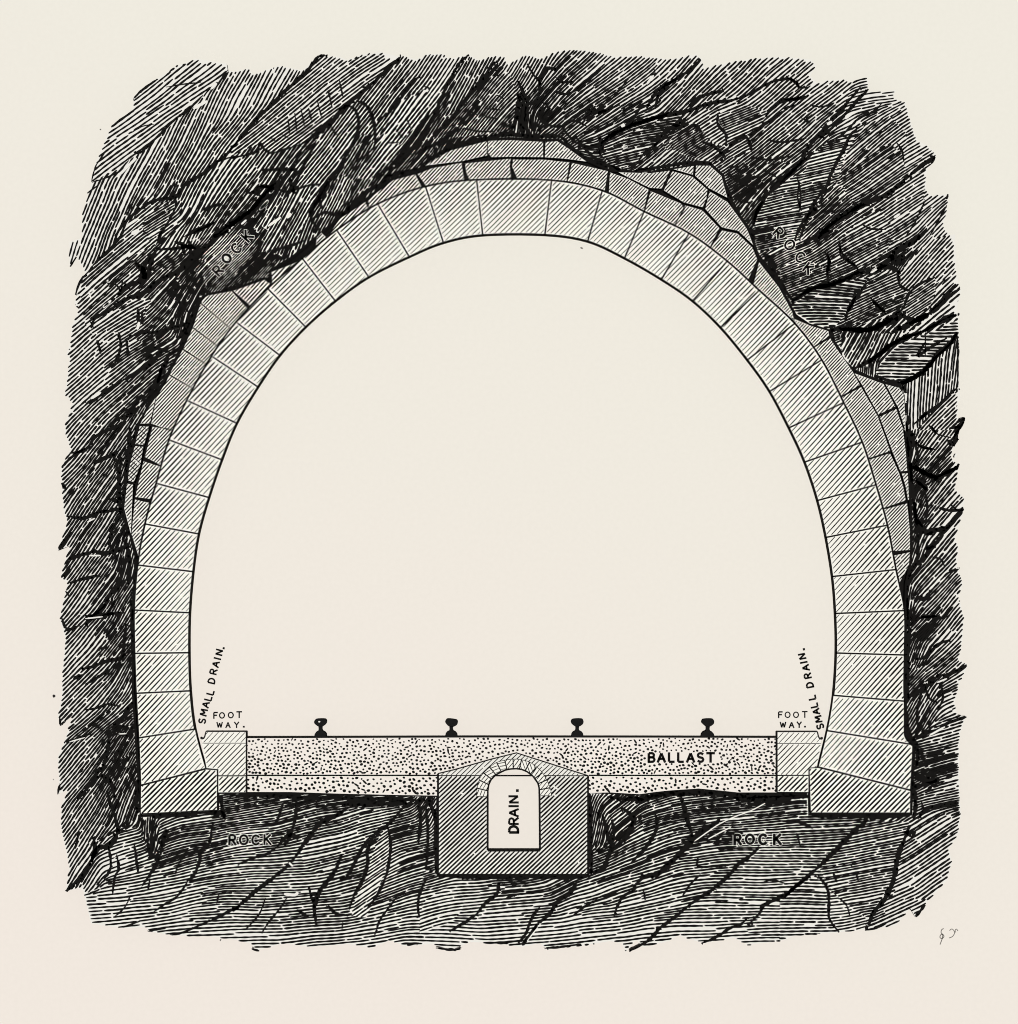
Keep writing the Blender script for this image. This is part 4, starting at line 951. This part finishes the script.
# bright flecks left between the strokes
FL = [('Q', '790,118 720,155 640,185 560,222 500,262 430,312', 1.2), ('Q', '615,240 560,268 500,300', 1.2), ('b', '630,310 690,235', 3.2), ('b', '690,440 790,370', 2.6),
      ('b', '835,375 870,340', 3.2), ('b', '480,425 520,390', 2), ('B', '150,865 195,820', 2.8), ('T', '275,580 330,585 345,570', 3), ('T', '300,420 320,440', 2),
      ('c', '240,850 320,800', 3), ('c', '340,140 400,80', 2.4), ('c', '605,310 620,250', 2.8), ('c', '850,150 900,80', 2), ('a', '560,500 620,470', 4), ('a', '520,440 610,380', 2.4),
      ('A', '400,690 470,620 490,600', 2.6), ('A', '780,350 850,310', 3), ('A', '870,250 900,220', 2.5), ('e', '600,190 655,120', 2.4), ('e', '400,520 430,505', 3), ('e', '420,690 450,680', 2.2),
      ('E', '240,430 265,415', 3), ('E', '330,400 370,370', 3), ('g', '240,100 290,70', 2), ('U', '60,0 62,3', 1), ('R', '545,820 600,750', 1.2), ('W', '250,690 310,690', 1.6),
      ('W', '240,520 280,500', 1.5), ('V', '230,95 320,85', 1.4), ('V', '400,682 440,680', 1.2), ('V', '150,722 230,700', 1.2), ('H', '760,690 840,645', 2), ('H', '800,420 850,400', 1.6),
      ('E', '580,905 610,885', 2.4), ('D', '560,370 600,350', 1.5), ('D', '60,545 90,540', 2), ('G', '890,190 900,170', 2), ('X', '180,385 200,380', 1.4), ('X', '320,390 350,370', 2.2), ('b', '340,690 380,690', 4)]
for tile, t_, wd in FL:
    q = catmull(tp(tile, t_), 4)
    mb.ribbon(q, [wd * (0.5 if i in (0, len(q) - 1) else 1) for i in range(len(q))], Y_CR - 0.001, ROCK)
small = [c for c in CRACKS if c[0] < 3]
big = sorted([c for c in CRACKS if c[0] >= 3], key=lambda c: -c[0])
mb.ribbon(INR + INR[:1], 2.6, Y_ROCK - 0.003)
for wd, p in [(c[0] * 1.3, c[1]) for c in small] + big[90:]:
    crack(mb, p, wd)
rock_part(mb, 'rock_body')
for wd, p in big[:90]:
    m2 = MB()
    crack(m2, p, wd)
    if m2.v:
        rock_part(m2, 'fissure')
for k, poly in enumerate(slabs):
    tile, s, a0, a1, per, ink, lab = SLABS[k]
    yf = Y_ROCK - 0.004 - 0.00018 * k
    m2 = MB().prism(poly, yf, Y_ROCK + 0.05, ROCK)
    draw_strokes(m2, strokes.get(k + 2, []), yf - 0.0006)
    o = rock_part(m2, 'rock_slab')
    if lab:
        o['label'] = lab

YT = Y_CR - 0.002
for word in (
        [('R', 217.9, 270.4, 9.4, 47, 1.9), ('O', 226.6, 258.4, 8.6, 50, 2.2), ('C', 236, 248.6, 9.4, 50, 1.9), ('K', 247.3, 236, 10, 48, 1.9)],
        [('R', 778.6, 232.6, 9.4, -42, 1.7), ('O', 789.7, 244.8, 9.8, -45, 1.7), ('C', 800, 257, 9.6, -30, 1.7), ('K', 808.6, 268.6, 9.6, -38, 1.7)],
        [('R', 232.5, 839.8, 9.4, 0, 2.0), ('O', 243.8, 839.8, 9, 0, 1.9), ('C', 255.4, 840, 9, 0, 1.9), ('K', 267.6, 839.6, 9.4, 0, 1.7)],
        [('R', 737.7, 839.6, 9.4, 0, 2.4), ('O', 749.9, 839.2, 9, 0, 2.2), ('C', 762.6, 839.4, 9.4, 0, 2.5), ('K', 777.5, 839.4, 9.6, 0, 2.4)]):
    m2 = MB()
    for ch, x, y, h, r_, wd in word:      # a pale ghost of the letter keeps it clear of the hatching
        letter(m2, ch, x, y, h, r_, wd + 1.5, YT + 0.0008, ROCK, sx=0.95)
        letter(m2, ch, x, y, h, r_, wd + 0.45, YT, INK, sx=0.95)
    rock_part(m2, 'lettering', label='black capitals ROCK')
for o in root.children:
    o.matrix_parent_inverse.identity()
    o.location = (0, 0, 4.4)

ring_in = catmull([((a[0] * .3 + b[0] * .7), (a[1] * .3 + b[1] * .7)) for a, b in J], 3)
ring_out = INR[:INR.index((914.2, 752.0)) + 2]
poly = ring_out + ring_in[::-1]
mb = MB()
mb.prism(poly, -0.01, 0.0, INK)
mb.build('mortar_joint', label='thin black mortar joints showing between the arch stones and backing stones', category='mortar')

# ------------------------------------------------------------------ central drain
CB = pts('438,773.6 455,769.5 490,759.5 516.4,752.9 545,762 570,770 588.4,775.8 588.4,875.2 438,875.2')
OP = pts('487.6,850.5 487.6,791 488.6,784.5 491,779.5 495.8,774.6 504.9,770 510.5,768.8 516.4,768.5 521.5,769.2 527,771.4 533,776 538,783 539.4,788.5 539.6,800 540,850.5')
dr = bpy.data.objects.new('central_drain', None)
sc.collection.objects.link(dr)
dr['label'] = 'square hatched masonry block with a gabled top and a round-headed drain opening'
dr['category'] = 'drain'
yb = Y_MAS
mb = MB().prism(CB, yb, BK, ROUGH, hole=OP)
RINGI = pts('487.6,797 487.6,791 488.6,784.5 491,779.5 495.8,774.6 504.9,770 510.5,768.8 516.4,768.5 521.5,769.2 527,771.4 533,776 538,783 539.4,788.5 539.6,796')
RINGO = pts('476.4,796.6 476.6,791 477.6,784.6 481.6,774.8 494,763.6 503,760.3 509,759.2 514,758.8 520,759.3 530,762 541,770.5 546.5,779 550.6,788.4 551.8,796')
solid = pts('438,775.6 588.4,775.8 588.4,875.2 438,875.2')
OPU = [(494.4, 775.7)] + [p for p in OP if p[1] < 775.6] + [(532.8, 775.7)]
OPL = [p for p in OP[:4] if p[1] > 775.7] + [(494.4, 775.7), (532.8, 775.7)] + [p for p in OP[4:] if p[1] > 775.7]
hatch(mb, CB[:1] + [(438, 775.6), (588.4, 775.8)] + CB[2:6][::-1] + [CB[1]], 43, 3.3, 0.95, yb - .002, gap=.8, brk=.1, hole=OPU)
hatch(mb, solid, 43.5, 3.25, 1.75, yb - .002, gap=1.0, brk=.06, hole=OPL)
for line, wd in (((438, 773.6), (438, 875.2)), 2.0), (((438, 874.6), (588.4, 874.6)), 1.6), (((588, 875.2), (588, 775.8)), 1.8), (((438, 775.6), (486, 775.6)), 1.0), \
        (((541, 775.6), (588, 775.8)), 1.0):
    mb.ribbon(list(line), wd, yb - .0035)
mb.ribbon(CB[:7], 1.2, yb - .0035)
mb.ribbon(OP, 2.0, yb - .0035)
mb.ribbon([OP[0], OP[-1]], 2.2, yb - .0035)
mb.build('drain_block', dr)
ri, ro = catmull(RINGI, 6), catmull(RINGO, 6)


def resample(p, n):
    L = [0]
    for i in range(1, len(p)):
        L.append(L[-1] + math.hypot(p[i][0] - p[i - 1][0], p[i][1] - p[i - 1][1]))
    out = []
    for k in range(n + 1):
        t = L[-1] * k / n
        i = max(1, next((j for j in range(len(L)) if L[j] >= t - 1e-9), len(L) - 1))
        f = (t - L[i - 1]) / ((L[i] - L[i - 1]) or 1)
        out.append(tuple(p[i - 1][j] + (p[i][j] - p[i - 1][j]) * f for j in (0, 1)))
    return out


ri, ro = resample(ri, 42), resample(ro, 42)
for k in range(14):
    poly = ri[k * 3:k * 3 + 4] + ro[k * 3:k * 3 + 4][::-1]
    mb = MB().prism(poly, yb - .012, yb, STONE)
    outline(mb, poly, 0.6, yb - .014, INK)
    a = [70, 60, 50, 30, 20, 10, 50, 55, 110, 110, 55, 50, 50, 50][k]
    hatch(mb, poly, a, 3.2, 0.9, yb - .014, gap=.7, brk=.1)
    mb.build('ring_stone', dr)
mb = MB()
mb.prism(pts('494,774.9 534,774.9 534,776.4 494,776.4'), -0.03, 0.0, INK)
mb.build('cross_line', dr, label='thin dark level bar across the head of the drain opening')

# ------------------------------------------------------------------ ballast
T_UP = pts('246.6,737.4 340,737.2 480,736.8 640,736.9 776.4,737.2 776.4,775.4 588.9,775.4 570,769.6 545,761.6 516.4,752.4 490,759 455,769 438,773 438,775.4 246.6,775.4')
T_L = pts('246.6,775.8 437.5,775.8 437.5,795.6 400,795 338,793.6 290,792 246.6,792')
T_R = pts('589,775.8 776.4,775.8 776.4,792.4 737.7,792.4 720,790.5 698.4,788.5 669,790.5 655,792 639.5,794.2 610,792.4 589,793')


def inside(poly, x, y):
    c = False
    for i in range(len(poly)):
        a, b = poly[i - 1], poly[i]
        if (a[1] > y) != (b[1] > y) and x < (b[0] - a[0]) * (y - a[1]) / (b[1] - a[1]) + a[0]:
            c = not c
    return c


def dots(mb, poly, dmin, size, avoid=None):
    x0, x1 = min(p[0] for p in poly), max(p[0] for p in poly)
    y0, y1 = min(p[1] for p in poly), max(p[1] for p in poly)
    cell = {}
    n = int((x1 - x0) * (y1 - y0) / dmin ** 2 * 9)
    for _ in range(n):
        x, y = x0 + rnd() * (x1 - x0), y0 + rnd() * (y1 - y0)
        low = (y - y0) / (y1 - y0)
        dm = dmin * (1.02 - 0.08 * low)
        if not inside(poly, x, y) or not inside(poly, x, y - 1.6) or not inside(poly, x, y + 1.6):
            continue
        if avoid and avoid(x, y):
            continue
        cx, cy = int(x / 4), int(y / 4)
        if any((x - q[0]) ** 2 + (y - q[1]) ** 2 < dm * dm for i in (-1, 0, 1) for j in (-1, 0, 1) for q in cell.get((cx + i, cy + j), ())):
            continue
        cell.setdefault((cx, cy), []).append((x, y))
        r_ = size * (0.75 + 0.45 * rnd()) * (0.9 + 0.25 * low)
        if rnd() < 0.05:
            mb.blob(x, y, r_ * 2.1, r_ * .7, rnd() * 3, Y_BED - .002)
        else:
            mb.blob(x, y, r_ * (1 + .25 * rnd()), r_ * .92, -0.5 + rnd() * 1.2, Y_BED - .002, n=6)


mb = MB().prism(T_UP, Y_BED, 0.0, GRAVEL)
dots(mb, T_UP, 3.2, 1.22, lambda x, y: 645 < x < 719 and 752 < y < 763.6)
mb.ribbon(T_UP[:5], 1.5, Y_BED - .0035)
mb.ribbon(pts('246.6,775.4 438,775.4'), 1.5, Y_BED - .0035)
mb.ribbon(pts('589,775.4 776.4,775.4'), 1.5, Y_BED - .0035)
mb.ribbon(pts('247,737.4 247,775.4'), 0.9, Y_BED - .0035)
mb.ribbon(pts('776,737.2 776,775.4'), 0.9, Y_BED - .0035)
bal = mb.build('ballast_bed', label='long upper layer of fine dotted ballast carrying the four rails', category='ballast', kind='stuff')
m2 = MB()
for i, (x, ch) in enumerate(zip((651.6, 661.4, 671.4, 680.6, 690.6, 700.6, 710.6), 'BALLAST')):
    letter(m2, ch, x, 757.5, 8.6, 0, 2.5, Y_BED - .005)
m2.blob(721, 757, 1.2, .9, 0, Y_BED - .005)
m2.blob(726.5, 765, 2.2, 1, 2, Y_BED - .005)
m2.ribbon(pts('728,762 732,758.5 735,756.5'), 1, Y_BED - .005)
m2.build('lettering', bal, label='bold black capitals BALLAST')
for poly, side in ((T_L, 'left'), (T_R, 'right')):
    mb = MB().prism(poly, Y_BED, 0.0, GRAVEL)
    dots(mb, poly, 3.7, 1.4)
    x = 246.9 if side == 'left' else 776.1
    mb.ribbon([(x, 775.8), (x, 792)], 1.2, Y_BED - .0035)
    mb.build('lower_ballast', label='thin coarse dotted lower ballast layer on the rock, %s of the central drain' % side, category='ballast', kind='stuff')

# ------------------------------------------------------------------ footways
for side in ('left', 'right'):
    f = (lambda p: p) if side == 'left' else (lambda p: [(1023.3 - x + (3.5 if abs(x - 218.4) < 1 else 0), y + (0.2 if y < 750 else -0.4)) for x, y in p])
    e = bpy.data.objects.new('footway', None)
    sc.collection.objects.link(e)
    e['label'] = 'raised stone footway beside the %s wall, edging the ballast' % side
    e['category'] = 'footway'
    e['group'] = 'footways along the walls'
    y0 = Y_MAS + 0.005
    slab = f(pts('205.6,731.6 246.3,731.6 246.3,743.2 203.8,743.2 202,742 202.4,739.2 204.2,737.4'))
    mb = MB().prism(slab, y0, 0.0, STONE)
    hatch(mb, slab, 47, 3.9, 0.75, y0 - .002, gap=.9, brk=.1)
    mb.ribbon([slab[6], slab[0], slab[1]], 0.85, y0 - .003, INK2)
    mb.ribbon([slab[1], slab[2]], 1.2, y0 - .003, INK)
    mb.ribbon([slab[3], slab[2]], 0.7, y0 - .003, INK2)
    mb.build('paving_slab', e)
    body = f(pts('202,743.4 246.3,743.4 246.3,775.8 218.4,775.8 218.4,769.2 206.6,768 205,760'))
    mb = MB().prism(body, y0, 0.0, STONE)
    hatch(mb, body, 46, 3.9, 1.05, y0 - .002, gap=1.0, brk=.1)
    mb.ribbon([body[1], body[2]], 1.3, y0 - .003, INK)
    mb.ribbon([body[2], body[3]], 1.2, y0 - .003, INK)
    mb.build('kerb_block', e)
    low = f(pts('218.4,776 246.3,776 246.3,792.2 218.4,792.4'))
    mb = MB().prism(low, y0, 0.0, STONE)
    hatch(mb, low, 45, 3.7, 1.6, y0 - .002, gap=.9, brk=.05)
    mb.ribbon([low[1], low[2]], 1.5, y0 - .003, INK)
    mb.build('base_block', e)
    ch = f(pts('200.2,737.4 201.8,738.2 203.4,737.8 204.3,735.8 204.9,733 205.6,731.2 206.6,731.8 206.1,734 205.3,737 204.1,739 202,739.6 200.4,738.8'))
    MB().prism(ch, y0 - .004, 0.0, INK2).build('drain_channel', e, label='small dark curved gutter between footway and wall')

# ------------------------------------------------------------------ rails
HEAD = pts('-6.4,722 -5.6,720.2 -4.3,719.3 0,718.9 4.6,719.1 6,720.4 6.3,722 5.6,724.1 3.6,725.7 1.9,726.5 -1.9,726.5 -4,725.2 -5.8,723.6')
WEB = pts('-1.9,726.4 1.9,726.4 1.6,729 2.2,731 -2.1,731 -1.7,729')
CHAIR = pts('-2.1,730.9 2.2,730.9 4.4,732.1 5.9,733.8 6.4,736.9 -6.2,736.9 -5.6,733.8 -4.3,732.1')
names = ['leftmost of the four black rails on the ballast, over its left part', 'second black rail from the left, left of the drain gable with a tilted head',
         'third black rail from the left, just right of the drain gable', 'rightmost of the four black rails, above the ballast lettering']
first = None
for k, cx in enumerate((320.3, 451.2, 577.3, 708)):
    r_ = bpy.data.objects.new('rail', None)
    sc.collection.objects.link(r_)
    x0, _, z0 = at(cx, 736.9, Y_BED)
    r_.location = (x0, Y_BED, z0)
    r_['label'] = names[k]
    r_['category'] = 'rail'
    r_['group'] = 'rails on the ballast'
    rot = (0, 0.14, 0, 0)[k]
    for nm, shape in (('rail_head', HEAD), ('rail_web', WEB), ('rail_chair', CHAIR)):
        mb = MB()
        P = [(x, y) for x, y in shape]
        if rot and nm == 'rail_head':
            P = [(x * math.cos(rot) - (y - 722) * math.sin(rot) + .3, 722.2 + x * math.sin(rot) + (y - 722) * math.cos(rot)) for x, y in P]
        if k == 3 and nm == 'rail_chair':
            P = [(x * 1.08 - .4, y) for x, y in P]
        P = catmull(P + [P[0]], 3)[:-1] if nm == 'rail_head' else P
        mb.prism([(cx + x, y) for x, y in P], Y_BED - 0.01, -0.0, IRON)
        if nm == 'rail_head' and k == 0:
            mb.blob(cx - 1, 721.8, 1.1, .8, 0, Y_BED - .012, ROCK)
        o = mb.build(nm, r_)
        o.location = (-x0, -Y_BED, -z0)

# ------------------------------------------------------------------ captions printed on the paper
YP = -0.002


def caption(items, label, name='caption', group=None):
    lines = [items[:4], items[4:]] if len(items) == 8 else [items]
    o = None
    if len(lines) == 2:
        o = bpy.data.objects.new(name, None)
        sc.collection.objects.link(o)
    for it in lines:
        m = MB()
        for ch, x, y, h, r, wd in it:
            letter(m, ch, x, y, h, r, wd, YP, INK)
        if o:
            m.build('word', o)
        else:
            o = m.build(name)
    o['label'], o['category'] = label, 'lettering'
    if group:
        o['group'] = group
    return o


caption(list((c, x, y, 6.4, r, 1.7) for c, x, y, r in (('S', 202.2, 721, 78), ('M', 203.6, 712.4, 76), ('A', 205.6, 704.6, 76), ('L', 208.3, 698.4, 76), ('L', 210.4, 692.6, 76),
        ('D', 211.6, 680.8, 77), ('R', 213.4, 671.6, 77), ('A', 215.6, 664.2, 76), ('I', 217.4, 658.6, 76), ('N', 219.2, 652.4, 76), ('.', 221, 647.6, 76))),
        'slanting capitals SMALL DRAIN. rising beside the left wall', group='captions for the small drains')
caption(list((c, x, y, 6.4, r, 1.85) for c, x, y, r in (('S', 820.2, 726.4, 103), ('M', 818.2, 719.2, 101), ('A', 816, 711.6, 101), ('L', 814.2, 705.4, 101), ('L', 812.2, 697.6, 101),
        ('D', 809.8, 685, 101), ('R', 807.6, 675.8, 101), ('A', 805.6, 667.8, 101), ('I', 803.8, 662.4, 101), ('N', 802.2, 656.4, 101), ('.', 801.2, 649.8, 101))),
        'slanting capitals SMALL DRAIN. rising beside the right wall', group='captions for the small drains')
caption([('F', 215.6, 715.4, 5.8, 0, 1.4), ('O', 222, 715.4, 5.4, 0, 1.3), ('O', 230.8, 715.1, 5.4, 0, 1.3), ('T', 239.2, 714.7, 5.8, 0, 1.4),
         ('W', 219.6, 725, 5.2, 0, 1.3), ('A', 228, 725, 5.2, 0, 1.3), ('Y', 236.6, 724.9, 5.4, 0, 1.3), ('.', 243.8, 724.6, 5, 0, 1.5)],
        'two-line capitals FOOT WAY. above the left footway', group='captions for the footways')
caption([('F', 780.4, 714.8, 5.8, 0, 1.4), ('O', 787.6, 714.8, 5.4, 0, 1.2), ('O', 796, 714.8, 5.4, 0, 1.2), ('T', 804.8, 714.5, 5.8, 0, 1.3),
         ('W', 783, 724.9, 5.2, 0, 1.4), ('A', 791.6, 724.9, 5.4, 0, 1.4), ('Y', 799.2, 724.7, 5.4, 0, 1.4), ('.', 805, 724.5, 5, 0, 1.5)],
        'two-line capitals FOOT WAY. above the right footway', group='captions for the footways')
caption([(c, 513.6, y, 8.8, 90, 2.7 if c == 'D' else 2.2) for c, y in (('D', 829.4), ('R', 821), ('A', 812.8), ('I', 806.2), ('N', 799.4), ('.', 790.6))],
        'upright capitals DRAIN. inside the drain opening')
m = MB()
m.ribbon(catmull(pts('943.6,928.5 941.5,930 941.2,933 943,934.5 944,936.5 942,938.5 940,937.5 940.6,935 942.6,934.6 942.4,938 941,942 940,944.6'), 3), 0.9, YP, PENCIL)
m.ribbon(catmull(pts('949.5,930.6 951.5,929 953.4,930 954.6,933 952.5,936.5 949,938'), 3), 0.8, YP, PENCIL)
m.ribbon(catmull(pts('958,931 956.4,929 955,931 956,932.4'), 3), 0.8, YP, PENCIL)
m.build('pencil_mark', label='faint grey handwritten initials on the paper below the right rock', category='mark')
